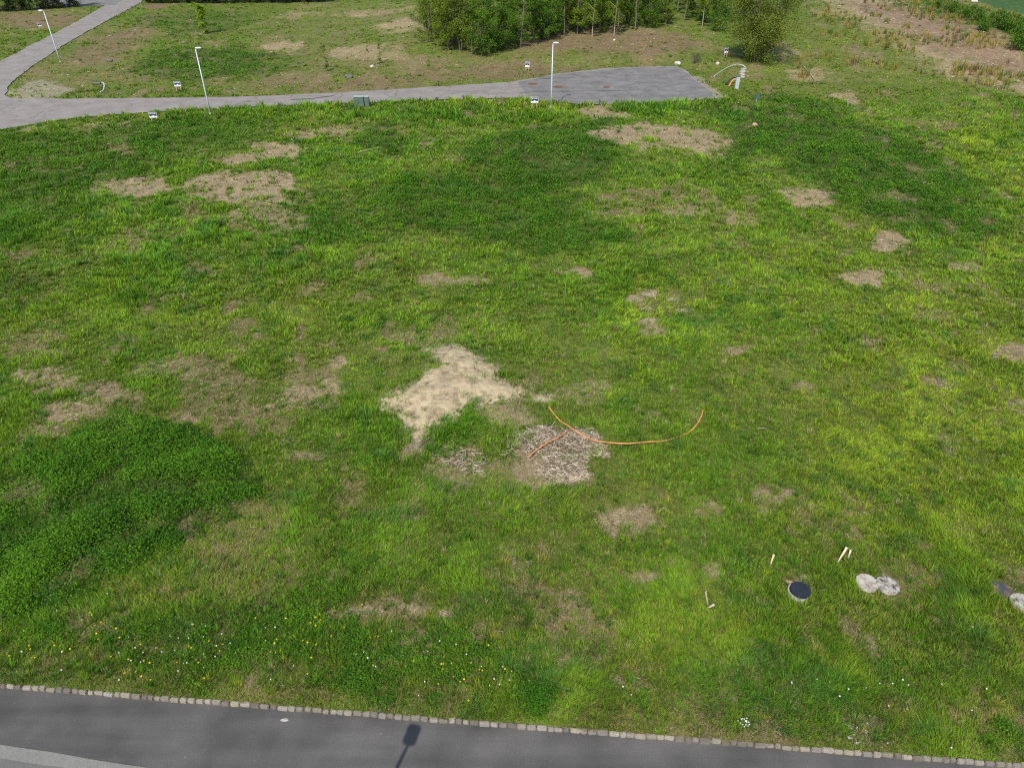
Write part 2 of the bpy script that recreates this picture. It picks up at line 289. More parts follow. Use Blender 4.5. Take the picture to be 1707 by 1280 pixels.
# asphalt
def asphalt(name, c0, c1, streak=(.25, 3.), crack=0.):
    m, t, b = node_mat(name)
    tc = t.nodes.new('ShaderNodeTexCoord')
    mp = t.nodes.new('ShaderNodeMapping'); mp.inputs['Rotation'].default_value = (0, 0, math.atan2(kdir[1], kdir[0]) * -1 if streak[0] < 1 else 0); mp.inputs['Scale'].default_value = (streak[0], streak[1], 1)
    t.links.new(tc.outputs['Object'], mp.inputs['Vector'])
    n1 = t.nodes.new('ShaderNodeTexNoise'); n1.inputs['Scale'].default_value = .55; n1.inputs['Detail'].default_value = 6; t.links.new(mp.outputs[0], n1.inputs['Vector'])
    n2 = t.nodes.new('ShaderNodeTexNoise'); n2.inputs['Scale'].default_value = 38; n2.inputs['Detail'].default_value = 4; t.links.new(tc.outputs['Object'], n2.inputs['Vector'])
    n3 = t.nodes.new('ShaderNodeTexNoise'); n3.inputs['Scale'].default_value = .9; n3.inputs['Detail'].default_value = 5; t.links.new(tc.outputs['Object'], n3.inputs['Vector'])
    a1 = t.nodes.new('ShaderNodeMath'); a1.operation = 'ADD'; t.links.new(n1.outputs['Fac'], a1.inputs[0]); t.links.new(n3.outputs['Fac'], a1.inputs[1])
    r = t.nodes.new('ShaderNodeMapRange'); r.inputs['From Min'].default_value = .75; r.inputs['From Max'].default_value = 1.25; t.links.new(a1.outputs[0], r.inputs['Value'])
    mx = t.nodes.new('ShaderNodeMix'); mx.data_type = 'RGBA'; mx.inputs['A'].default_value = (*[.78 * q_ for q_ in c0], 1); mx.inputs['B'].default_value = (*[.78 * q_ for q_ in c1], 1); t.links.new(r.outputs[0], mx.inputs['Factor'])
    r2 = t.nodes.new('ShaderNodeMapRange'); r2.inputs['From Min'].default_value = .3; r2.inputs['From Max'].default_value = .7; r2.inputs['To Min'].default_value = .80; r2.inputs['To Max'].default_value = 1.2
    t.links.new(n2.outputs['Fac'], r2.inputs['Value'])
    v = t.nodes.new('ShaderNodeVectorMath'); v.operation = 'MULTIPLY'; t.links.new(mx.outputs['Result'], v.inputs[0]); t.links.new(r2.outputs[0], v.inputs[1])
    src = v.outputs[0]
    sp_ = t.nodes.new('ShaderNodeTexNoise'); sp_.inputs['Scale'].default_value = 17; sp_.inputs['Detail'].default_value = 2; t.links.new(tc.outputs['Object'], sp_.inputs['Vector'])
    rs = t.nodes.new('ShaderNodeMapRange'); rs.inputs['From Min'].default_value = .70; rs.inputs['From Max'].default_value = .78; rs.inputs['To Min'].default_value = 1; rs.inputs['To Max'].default_value = 1.9
    t.links.new(sp_.outputs['Fac'], rs.inputs['Value'])
    vs2 = t.nodes.new('ShaderNodeVectorMath'); vs2.operation = 'MULTIPLY'; t.links.new(src, vs2.inputs[0]); t.links.new(rs.outputs[0], vs2.inputs[1]); src = vs2.outputs[0]
    if crack:
        vo = t.nodes.new('ShaderNodeTexVoronoi'); vo.feature = 'DISTANCE_TO_EDGE'; vo.inputs['Scale'].default_value = .34
        wn = t.nodes.new('ShaderNodeTexNoise'); wn.inputs['Scale'].default_value = .7; wn.inputs['Detail'].default_value = 4; t.links.new(tc.outputs['Object'], wn.inputs['Vector'])
        wa = t.nodes.new('ShaderNodeVectorMath'); wa.operation = 'MULTIPLY_ADD'; wa.inputs[1].default_value = (2.2, 2.2, 0)
        t.links.new(wn.outputs['Color'], wa.inputs[0]); t.links.new(tc.outputs['Object'], wa.inputs[2]); t.links.new(wa.outputs[0], vo.inputs['Vector'])
        rc = t.nodes.new('ShaderNodeMapRange'); rc.inputs['From Min'].default_value = .0; rc.inputs['From Max'].default_value = .03; rc.inputs['To Min'].default_value = 1 - crack
        t.links.new(vo.outputs['Distance'], rc.inputs['Value'])
        v2 = t.nodes.new('ShaderNodeVectorMath'); v2.operation = 'MULTIPLY'; t.links.new(src, v2.inputs[0]); t.links.new(rc.outputs[0], v2.inputs[1]); src = v2.outputs[0]
    t.links.new(src, b.inputs['Base Color']); b.inputs['Roughness'].default_value = .85; b.inputs['Specular IOR Level'].default_value = .35
    bp = t.nodes.new('ShaderNodeBump'); bp.inputs['Strength'].default_value = .3; bp.inputs['Distance'].default_value = .01
    t.links.new(n2.outputs['Fac'], bp.inputs['Height']); t.links.new(bp.outputs[0], b.inputs['Normal'])
    return m
M['road'] = asphalt('dark_asphalt', (.058, .055, .051), (.118, .111, .103))
M['roadold'] = asphalt('worn_grey_asphalt', (.125, .121, .113), (.16, .153, .143))
M['seam'] = asphalt('pale_dusty_strip', (.19, .185, .165), (.225, .215, .195))
M['path'] = asphalt('pale_weathered_asphalt', (.205, .182, .160), (.275, .246, .218), (1., 1.), .25)
M['court'] = asphalt('grey_weathered_asphalt', (.135, .127, .118), (.212, .198, .184), (1., 1.), .2)
# ------------------------------------------------------------------ object helpers
def link_mesh(name, me, m, parent=None):
    o = bpy.data.objects.new(name, me); C.objects.link(o)
    if m is not None: me.materials.append(m)
    if parent is not None: o.parent = parent
    return o
def from_bm(name, bm, m, parent=None, smooth=False):
    me = bpy.data.meshes.new(name); bm.normal_update(); bm.to_mesh(me); bm.free()
    if smooth: me.polygons.foreach_set('use_smooth', [True] * len(me.polygons))
    return link_mesh(name, me, m, parent)
def from_np(name, V, loops, sizes, m, tint=None, parent=None):
    me = bpy.data.meshes.new(name)
    me.vertices.add(len(V)); me.vertices.foreach_set('co', np.ascontiguousarray(V, dtype=np.float32).ravel())
    me.loops.add(len(loops)); me.loops.foreach_set('vertex_index', np.ascontiguousarray(loops, dtype=np.int32))
    me.polygons.add(len(sizes)); st = np.zeros(len(sizes), np.int32); st[1:] = np.cumsum(sizes)[:-1]
    me.polygons.foreach_set('loop_start', st)
    if tint is not None:
        ca = me.color_attributes.new('tint', 'FLOAT_COLOR', 'POINT')
        c4 = np.ones((len(V), 4), np.float32); c4[:, :3] = tint; ca.data.foreach_set('color', c4.ravel())
    me.update()
    return link_mesh(name, me, m, parent)
def empty(name, loc, rz=0.):
    o = bpy.data.objects.new(name, None); C.objects.link(o); o.location = loc; o.rotation_euler = (0, 0, rz); o.empty_display_size = .2; return o
def tag(o, label=None, cat=None, group=None, kind=None):
    if label: o['label'] = label
    if cat: o['category'] = cat
    if group: o['group'] = group
    if kind: o['kind'] = kind
    return o
def copy_tree(o, parent=None):
    c = o.copy(); C.objects.link(c)
    if parent is not None: c.parent = parent
    for ch in list(o.children): copy_tree(ch, c)
    return c
def bx(bm, cx, cy, cz, sx, sy, sz, bev=0., rot=None):
    r = bmesh.ops.create_cube(bm, size=1.)
    for v in r['verts']:
        v.co = Vector((v.co.x * sx, v.co.y * sy, v.co.z * sz))
        if rot is not None: v.co = rot @ v.co
        v.co += Vector((cx, cy, cz))
    if bev:
        es = set(e for v in r['verts'] for e in v.link_edges)
        bmesh.ops.bevel(bm, geom=list(es), offset=bev, segments=2, affect='EDGES')
def cyl(bm, p, r0, r1, h, n=16, rot=None):
    r = bmesh.ops.create_cone(bm, cap_ends=True, segments=n, radius1=r0, radius2=r1, depth=h)
    for v in r['verts']:
        v.co.z += h / 2
        if rot is not None: v.co = rot @ v.co
        v.co += Vector(p)
def tube(bm, pts, rads, n=8, cap=True):
    pts = [Vector(p) for p in pts]
    if not hasattr(rads, '__len__'): rads = [rads] * len(pts)
    rings = []
    up = Vector((0, 0, 1)); prev = None
    for i, p in enumerate(pts):
        d = (pts[min(i + 1, len(pts) - 1)] - pts[max(i - 1, 0)]).normalized()
        a = d.cross(prev if prev else (up if abs(d.z) < .95 else Vector((1, 0, 0))))
        if prev: a = prev - d * prev.dot(d)
        a.normalize(); b = d.cross(a); prev = a
        rings.append([bm.verts.new(p + (a * math.cos(2 * math.pi * k / n) + b * math.sin(2 * math.pi * k / n)) * rads[i]) for k in range(n)])
    for i in range(len(rings) - 1):
        for k in range(n):
            bm.faces.new((rings[i][k], rings[i][(k + 1) % n], rings[i + 1][(k + 1) % n], rings[i + 1][k]))
    if cap: bm.faces.new(rings[0][::-1]); bm.faces.new(rings[-1])
def catmull(pts, n=6):
    P = [Vector(p) for p in pts]; P = [P[0] * 2 - P[1]] + P + [P[-1] * 2 - P[-2]]
    out = []
    for i in range(1, len(P) - 2):
        for j in range(n):
            t = j / n; a, b, c, d = P[i - 1], P[i], P[i + 1], P[i + 2]
            out.append(.5 * ((2 * b) + (c - a) * t + (2 * a - 5 * b + 4 * c - d) * t * t + (3 * b - a - 3 * c + d) * t ** 3))
    out.append(P[-2]); return out
# ------------------------------------------------------------------ ground sheet
rows = list(np.linspace(-60, 2.5, 22)[:-1])
vs = np.arange(1420, -60, -2.6); rows += [P0(853.5, v)[1] for v in vs]
rows += list(np.geomspace(rows[-1] * 1.03, 2500, 22))
rows = np.array(sorted(set(r for r in rows)))
sc = np.concatenate([-np.geomspace(14, 1.4, 12), np.linspace(-1.36, 1.36, 640), np.geomspace(1.4, 14, 12)])
YY = np.repeat(rows[:, None], len(sc), 1)
XX = sc[None, :] * (.6 * np.maximum(YY, 4) + 6.1)
gx, gy = XX.ravel(), YY.ravel()
zn = zones(gx, gy); gh = terrain(gx, gy)
# under the sheets of the roads the earth lies lower
gh = np.where(sdist_box(PATH, gx, gy) > -.15, gh - .05, gh)
def lerp(a, b, t): return a + (np.asarray(b) - a) * t[:, None]
gc = np.tile(np.array([.095, .145, .018]), (len(gx), 1))
gc = lerp(gc, (.165, .170, .045), np.clip(zn['wear'] * 1.4, 0, 1) * .6)
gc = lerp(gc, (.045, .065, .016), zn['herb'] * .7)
gc = lerp(gc, (.20, .165, .075), np.clip(zn['straw'] * .6 + zn['spot'] * .8, 0, 1))
gc = lerp(gc, (.31, .24, .135), zn['chip'])
gc = lerp(gc, (.33, .28, .20), zn['gravel'] * .8)
gc = lerp(gc, (.20, .125, .085), zn['dirt'])
gc = lerp(gc, (.42, .35, .23), zn['sandy'])
gc = lerp(gc, (.050, .105, .028), zn['lawn'])
gc = lerp(gc, (.30, .28, .26), np.clip(zn['cross'], 0, 1))
gc *= (.62 + .34 * fbm(gx, gy, .5, 44, 3))[:, None]
nr, nc = XX.shape
idx = np.arange(nr * nc).reshape(nr, nc)
q = np.stack([idx[:-1, :-1], idx[:-1, 1:], idx[1:, 1:], idx[1:, :-1]], -1).reshape(-1, 4)
g = from_np('ground', np.stack([gx, gy, gh], 1), q.ravel(), np.full(len(q), 4, np.int32), M['ground'], gc)
g.data.polygons.foreach_set('use_smooth', np.ones(len(q), bool)); tag(g, kind='structure')
# ------------------------------------------------------------------ roads
def sheet(name, poly, z, m, jit=0., step=.5, kind='structure', label=None):
    pts = []
    n = len(poly)
    for i in range(n):
        a, b = poly[i], poly[(i + 1) % n]; L = np.linalg.norm(b - a); k = max(1, min(60, int(L / step)))
        for j in range(k):
            p = a + (b - a) * j / k
            d = np.array([-(b - a)[1], (b - a)[0]]) / (L + 1e-9)
            p = p + d * jit * (float(fbm(np.array([p[0]]), np.array([p[1]]), 1.4, 9, 3)[0]) - .5) * 2
            pts.append(p)
    from mathutils.geometry import delaunay_2d_cdt
    vv, _, ff, _, _, _ = delaunay_2d_cdt([Vector((float(p[0]), float(p[1]))) for p in pts], [], [list(range(len(pts)))], 1, 1e-5)
    bm = bmesh.new(); vs_ = [bm.verts.new((p[0], p[1], z)) for p in vv]
    for f in ff: bm.faces.new([vs_[i] for i in f])
    bm.normal_update()
    for f in bm.faces:
        if f.normal.z < 0: f.normal_flip()
    o = from_bm(name, bm, m); tag(o, kind=kind); return o
sheet('path', PATH, .02, M['path'], .22)
COURT = poly_w([(862, 138), (933, 124), (1064, 113), (1126, 112), (1139, 117), (1150, 127), (1166, 139), (1184, 153), (1192, 163), (1100, 169.5), (1040, 171.5), (973, 173), (905, 166), (880, 160), (870, 150)])
sheet('turning_area', COURT, .026, M['court'], .3)
sheet('side_road', CROSS, .03, M['court'], .1)
a0 = KA - kdir * 30; b0 = KB + kdir * 30
sheet('road', np.array([a0, a0 - knrm * 16, b0 - knrm * 16, b0]), -.075, M['road'], 0, 50)
M['crack'] = mat('tar_seam', (.07, .065, .055), .9, var=.3, scale=3)
for k_, pl in enumerate([[(868, 155.6), (910, 154.0), (985, 152.6), (1065, 151.4), (1065, 150.9), (985, 151.9), (910, 153.0), (868, 154.9)], [(905, 131.6), (960, 130.2), (961, 130.9), (905, 132.4)], [(485, 166.8), (520, 164.6), (556, 160.0), (557, 160.7), (522, 165.6), (486, 167.6)]]):
    sheet('tar_seam', poly_w(pl), .031, M['crack'], .12, .6)
s0, s1, s2 = (np.array(P0(*p)) for p in [(0, 1240), (0, 1253), (330, 1300)])
def par(u, v): return kerb_sd(*P0(u, v))
def strip(d0, d1, x0=-80, x1=80):          # between two offsets from the kerb
    m0 = KA; return np.array([m0 + kdir * x0 + knrm * d0, m0 + kdir * x1 + knrm * d0, m0 + kdir * x1 + knrm * d1, m0 + kdir * x0 + knrm * d1])
L0, L1 = np.array(P0(-300, 1195)), np.array(P0(320, 1287))
ld = (L1 - L0) / np.linalg.norm(L1 - L0); ln = np.array([-ld[1], ld[0]])
sheet('old_asphalt', np.array([L0 - ld * 30, L0 - ld * 30 - ln * 9, L1 + ld * 12 - ln * 9, L1 + ld * 12]), -.071, M['roadold'], 0, 50)
for k, (o0, o1) in enumerate([(0, .24), (.60, .76)]):
    sheet('dusty_strip', np.array([L0 - ld * 30 - ln * o0, L0 - ld * 30 - ln * o1, L1 + ld * 12 - ln * o1, L1 + ld * 12 - ln * o0]), -.067, M['seam'], .05, .5)
# kerb of granite setts
bm = bmesh.new(); kcol = []
L = float(np.linalg.norm(KB - KA)) + 20; t = -10.
while t < L:
    wd = random.uniform(.14, .26); c = KA + kdir * (t + wd / 2) + knrm * random.uniform(-.012, .012) - knrm * .045
    n0 = len(bm.verts)
    rot = Matrix.Rotation(math.atan2(kdir[1], kdir[0]) + random.uniform(-.05, .05), 3, 'Z') @ Matrix.Rotation(random.uniform(-.06, .06), 3, 'X') @ Matrix.Rotation(random.uniform(-.05, .05), 3, 'Y')
    bx(bm, c[0], c[1], -.152 + random.uniform(-.014, .012), wd - random.uniform(.008, .025), random.uniform(.075, .105), .33, .018, rot)
    cc = np.array([.225, .203, .168]) * random.uniform(.55, 1.25) * np.array([1, random.uniform(.95, 1.02), random.uniform(.9, 1.05)])
    kcol += [cc] * (len(bm.verts) - n0); t += wd
for v in bm.verts: v.co.x += random.uniform(-.004, .004); v.co.y += random.uniform(-.006, .006)
me = bpy.data.meshes.new('kerb'); bm.to_mesh(me); bm.free()
ca = me.color_attributes.new('tint', 'FLOAT_COLOR', 'POINT'); c4 = np.ones((len(kcol), 4), np.float32); c4[:, :3] = kcol; ca.data.foreach_set('color', c4.ravel())
tag(link_mesh('kerb', me, M['kerb']), kind='structure')
# pitch line far right
sheet('pitch_line', poly_w([(1678, 2.2), (1800, 31), (1800, 32.6), (1678, 3.6)]), .10, M['line'], 0, 40)
# ------------------------------------------------------------------ sand patch
x0, y0 = SAND.min(0) - 1; x1, y1 = SAND.max(0) + 1
nx, ny = 260, 260
sx, sy = np.meshgrid(np.linspace(x0, x1, nx), np.linspace(y0, y1, ny)); sx = sx.ravel(); sy = sy.ravel()
sdd = sdist(SAND, sx, sy) + .14 + .55 * (fbm(sx, sy, .9, 66, 4) - .5)
hh = np.clip(sdd, -.4, 1.0) * .10 + .13 * (fbm(sx, sy, .9, 67, 5) - .5) + .045 * (fbm(sx, sy, .16, 68, 3) - .5) + .10 * np.exp(-((sx + 1.9) / .9) ** 2 - ((sy - 25.0) / .35) ** 2)
hh = np.where(sdd < -.02, np.minimum(hh, -.06), hh)
idx = np.arange(nx * ny).reshape(ny, nx); q = np.stack([idx[:-1, :-1], idx[:-1, 1:], idx[1:, 1:], idx[1:, :-1]], -1).reshape(-1, 4)
q = q[(sdd[q] > -.3).all(1)]
used, inv = np.unique(q, return_inverse=True)
o = from_np('sand_heap', np.stack([sx, sy, terrain(sx, sy) + hh], 1)[used], inv.ravel(), np.full(len(q), 4, np.int32), M['sand'])
o.data.polygons.foreach_set('use_smooth', np.ones(len(q), bool))
tag(o, 'low pale heap of dry sand spread in the middle of the meadow', 'sand')
# ------------------------------------------------------------------ grass
def clump_points(n, u0=-330, u1=2040, v0=-45, v1=1430):
    u = rng.uniform(u0, u1, n); v = rng.uniform(v0, v1, n)
    x, y = at_plane(u, v); return x, y
def blades(x, y, h, lean, az, wd, col, seg2=True):
    """x,y base; h height; lean horizontal reach; az azimuth; wd width"""
    n = len(x); z = terrain(x, y) - .01
    dx, dy = np.cos(az), np.sin(az)
    tw = az + np.pi / 2 + rng.normal(0, .7, n); px, py = np.cos(tw) * wd / 2, np.sin(tw) * wd / 2
    B = np.stack([x, y, z], 1)
    a = B + np.stack([-px, -py, 0 * x], 1); b = B + np.stack([px, py, 0 * x], 1)
    mx = B + np.stack([dx * lean * .35, dy * lean * .35, h * .62], 1)
    c = mx + np.stack([px * .8, py * .8, 0 * x], 1); d = mx - np.stack([px * .8, py * .8, 0 * x], 1)
    tip = B + np.stack([dx * lean, dy * lean, h], 1)
    V = np.stack([a, b, c, d, tip], 1).reshape(-1, 3)
    base = np.arange(n)[:, None] * 5
    L = (base + np.array([0, 1, 2, 3, 3, 2, 4])[None, :]).ravel()
    S = np.tile(np.array([4, 3], np.int32), n)
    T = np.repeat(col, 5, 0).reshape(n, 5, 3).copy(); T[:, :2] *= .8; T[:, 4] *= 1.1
    return V, L, S, T.reshape(-1, 3)
def leaves(x, y, z, size, col, flat=.55):
    n = len(x)
    nrm = rng.normal(0, 1, (n, 3)); nrm[:, 2] = np.abs(nrm[:, 2]) + flat * 2; nrm /= np.linalg.norm(nrm, axis=1)[:, None]
    r = rng.normal(0, 1, (n, 3)); t = np.cross(nrm, r); t /= np.linalg.norm(t, axis=1)[:, None]; b = np.cross(nrm, t)
    Cc = np.stack([x, y, z], 1); s = size[:, None]
    V = np.stack([Cc - t * s * .5, Cc + b * s * .28 + nrm * s * .06, Cc + t * s * .5, Cc - b * s * .28 + nrm * s * .06], 1).reshape(-1, 3)
    L = np.arange(n * 4); S = np.full(n, 4, np.int32)
    return V, L, S, np.repeat(col, 4, 0)
def join(parts):
    V = []; L = []; S = []; T = []; off = 0
    for v, l, s, t in parts:
        V.append(v); L.append(l + off); S.append(s); T.append(t); off += len(v)
    return np.concatenate(V), np.concatenate(L), np.concatenate(S), np.concatenate(T)
NCL = 235000
cx, cy = clump_points(NCL)
zd = zones(cx, cy)
ks = kerb_sd(cx, cy); depth = cp * cy + sp * H; pscale = depth / 18.
psd = sdist_box(PATH, cx, cy)
dens = np.ones(NCL)
dens *= 1 - .86 * np.clip(zd['chip'] * 1.05, 0, 1)
dens *= 1 - .28 * zd['straw']
dens *= 1 - .55 * zd['spot']
dens *= 1 - .88 * zd['gravel']; dens *= 1 - .8 * zd['dirt']; dens *= 1 - zd['sandy'] * (1 - .7 * sstep(.54, .64, fbm(cx, cy, .5, 79, 3)))
dens *= 1 - .6 * zd['herb']
dens *= 1 - .1 * np.clip(zd['wear'] * 1.5, 0, 1)
dens *= (ks > -.12) & (psd < -.02) & (zd['cross'] < .5) & (zd['lawn'] < .5)
keep = rng.random(NCL) < dens
cx, cy, ks, depth, pscale, psd = (a[keep] for a in (cx, cy, ks, depth, pscale, psd)); zd = {k: v[keep] for k, v in zd.items()}
n = len(cx)
tuft = fbm(cx, cy, .9, 21, 2); big = fbm(cx, cy, 6, 22, 3)
far = sstep(50, 62, cy)
hgt = (.065 + .145 * np.clip(tuft * 1.9 - .55, 0, 1) ** 1.4 + .05 * big) * (1 + .9 * zd['lush']) * (1 - .35 * zd['straw']) * (1 - .35 * zd['wear'])
hgt *= 1 + .70 * sstep(20, 42, cy)
hgt += .35 * sstep(4.5, .3, -psd) * sstep(72, 60, cy) * sstep(-40, -10, cx) * sstep(30, 60, cy)   # tall fringe below the path
hgt *= rng.uniform(.7, 1.3, n) * (1 - .45 * sstep(65, 70, cy))
hgt *= np.where(ks < .4, .7, 1)
# colour of a clump
green = np.array([.108, .238, .017]); deep = np.array([.064, .165, .012]); ygr = np.array([.222, .312, .022]); olive = np.array([.195, .225, .022]); straw = np.array([.36, .28, .13]); blue = np.array([.050, .165, .030])
Yf = np.clip(.20 + .75 * (fbm(cx, cy, 5, 31, 3) - .45) * 1.1 + .8 * zd['bright'] + .35 * (fbm(cx, cy, .8, 32, 2) - .5) - .3 * zd['lush'], 0, 1)
cc = green[None] + (ygr - green)[None] * Yf[:, None]
cc = lerp(cc, deep, np.clip(sstep(.52, .75, fbm(cx, cy, 2.2, 33, 3)) * .5 + .5 * zd['lush'], 0, 1)); cc = lerp(cc, (.036, .115, .010), np.clip(zd['herb'] * 1.2, 0, 1))
slope = sstep(65, 70, cy) * (1 - .6 * zd['herb']) * (1 - .7 * zd['bright'])
cc = lerp(cc, blue, sstep(.64, .72, fbm(cx, cy, .7, 34, 2)) * .7)
cc = lerp(cc, olive, np.clip(zd['straw'] * .8 + zd['wear'] * .5 + .25 * slope, 0, 1) * .7)
cc = cc * (.74 + .58 * rng.random(n) + .6 * (fbm(cx, cy, .45, 35, 2) - .5))[:, None]
dryp = np.clip(.03 + .45 * zd['straw'] + .22 * zd['wear'] + .5 * zd['spot'] + .35 * zd['chip'], 0, .9)
dryp = np.clip(dryp + .18 * slope + .13 * sstep(6, 1, ks), 0, .9); cc = cc * (1 - .22 * slope)[:, None]
NB = 14
bxx = np.repeat(cx, NB); byy = np.repeat(cy, NB); ps = np.repeat(pscale, NB); nb = len(bxx)
az = rng.uniform(0, 2 * np.pi, nb); rr = np.abs(rng.normal(0, 1, nb)) * (.045 + .03 * ps)
wind = np.repeat(fbm(cx, cy, 3, 41, 2) * 9, NB)
bh = np.repeat(hgt, NB) * rng.uniform(.55, 1.25, nb)
dry = rng.random(nb) < np.repeat(dryp, NB)
ln_ = bh * rng.uniform(.25, 1.0, nb) + np.where(dry, .06, 0)
bh = np.where(dry, bh * .55, bh)
az2 = np.where(rng.random(nb) < .4, wind, az)
col = np.repeat(cc, NB, 0) * rng.uniform(.6, 1.45, nb)[:, None]
col[dry] = straw * rng.uniform(.55, 1.1, dry.sum())[:, None]
px_, py_ = bxx + np.cos(az) * rr, byy + np.sin(az) * rr
clear = np.ones(nb, bool)
for (u_, v_, r_) in [(1443.5, 973, .285), (1477.5, 977, .29), (1702, 1006, .29), (1667, 984, .25), (1331, 988, .27), (1285, 941, .07), (1397, 938, .09), (1415, 932, .06), (1180, 1009, .07), (1186, 1012, .13), (1405, 926, .05), (1481, 990, .2), (1446, 986, .2), (1704, 1018, .2), (1332, 1000, .2), (1669, 996, .18)]:
    qx, qy = P0(u_, v_); r_ = r_ + .04; clear &= (px_ - qx) ** 2 + (py_ - qy) ** 2 > r_ ** 2
ok = clear & (kerb_sd(px_, py_) > -.035 - .12 * sstep(.36, .54, np.repeat(fbm(cx, cy, .35, 36, 2), NB))) & (sdist_box(PATH, px_, py_) < .08)
wd = (.0105 * ps ** .95 * (1 + .35 * sstep(18, 30, byy) + .4 * sstep(45, 100, byy))) * rng.uniform(.7, 1.3, nb)
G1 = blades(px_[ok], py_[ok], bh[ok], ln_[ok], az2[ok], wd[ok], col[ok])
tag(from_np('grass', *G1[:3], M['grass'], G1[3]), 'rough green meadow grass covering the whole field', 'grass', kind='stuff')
del G1
NT = 26000
tx, ty = clump_points(NT); zt = zones(tx, ty)
k = (rng.random(NT) < (.12 + .50 * sstep(.50, .72, fbm(tx, ty, 3.5, 61, 3)) + .5 * zt['lush'] + .25 * sstep(7, 1.5, kerb_sd(tx, ty)))) & (kerb_sd(tx, ty) > .2) & (sdist_box(PATH, tx, ty) < -.4) & (zt['chip'] < .4) & (zt['sandy'] < .3) & (zt['lawn'] < .4) & (zt['cross'] < .4)
for (u_, v_, r_) in [(1443.5, 973, .5), (1477.5, 977, .5), (1702, 1006, .5), (1667, 984, .5), (1331, 988, .5), (1285, 941, .35), (1405, 936, .4), (1182, 1012, .35)]:
    qx, qy = P0(u_, v_); k &= (tx - qx) ** 2 + (ty - qy) ** 2 > r_ ** 2
k &= (ty < 66) | (rng.random(NT) < .3)
tx, ty = tx[k], ty[k]; zs = zt['straw'][k]; m = len(tx); tp = (cp * ty + sp * H) / 18.
th_ = rng.uniform(.11, .27, m) * (1 + .25 * sstep(22, 45, ty)); kind = rng.random(m) * (1 - .75 * np.clip(zt['herb'][k] * 1.3, 0, 1))
tc_ = np.where((kind < .45)[:, None], np.array([.060, .155, .014]), np.where((kind < .8)[:, None], np.array([.125, .245, .016]), np.where((kind < .9)[:, None], np.array([.26, .29, .03]), np.array([.30, .26, .11]))))
NB2 = 34; X = np.repeat(tx, NB2); Y = np.repeat(ty, NB2); q_ = m * NB2; aa = rng.uniform(0, 6.283, q_); r2 = np.sqrt(rng.random(q_)) * (.06 + .03 * np.repeat(tp, NB2)) * np.repeat(rng.uniform(.6, 1.5, m), NB2)
hh2 = np.repeat(th_, NB2) * rng.uniform(.5, 1.15, q_)
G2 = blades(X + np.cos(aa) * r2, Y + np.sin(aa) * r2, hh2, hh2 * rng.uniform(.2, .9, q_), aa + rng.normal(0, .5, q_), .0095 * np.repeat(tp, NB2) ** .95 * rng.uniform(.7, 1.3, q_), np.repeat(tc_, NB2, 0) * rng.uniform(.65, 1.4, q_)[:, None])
NR = 9000
rx_, ry_ = clump_points(NR, 1330, 1850, -10, 175); zr = zones(rx_, ry_)
k = (rng.random(NR) < (.5 * zr['straw'] + .22 * zr['chip']) * sstep(.42, .60, fbm(rx_, ry_, 5, 63, 3))) & (zr['lawn'] < .2); rx_, ry_ = rx_[k], ry_[k]; m = len(rx_)
X = np.repeat(rx_, 14); Y = np.repeat(ry_, 14); q_ = m * 14; tp = (cp * Y + sp * H) / 18.; hh2 = rng.uniform(.25, .8, q_)
kc = rng.random(m); tc_ = np.where((kc < .5)[:, None], np.array([.27, .22, .05]), np.where((kc < .8)[:, None], np.array([.09, .14, .02]), np.array([.16, .11, .05])))
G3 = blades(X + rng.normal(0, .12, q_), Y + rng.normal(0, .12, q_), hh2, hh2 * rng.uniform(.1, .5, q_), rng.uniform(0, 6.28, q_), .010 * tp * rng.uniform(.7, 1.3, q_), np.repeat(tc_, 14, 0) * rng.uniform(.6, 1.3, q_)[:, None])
tag(from_np('dry_reeds', *G3[:3], M['grass'], G3[3]), 'yellow brown dead reeds standing in the brown band at upper right', 'reeds', kind='stuff')
tag(from_np('grass_tufts', *G2[:3], M['grass'], G2[3]), 'taller tufts of coarse grass dotted over the meadow', 'grass', kind='stuff')
del G2
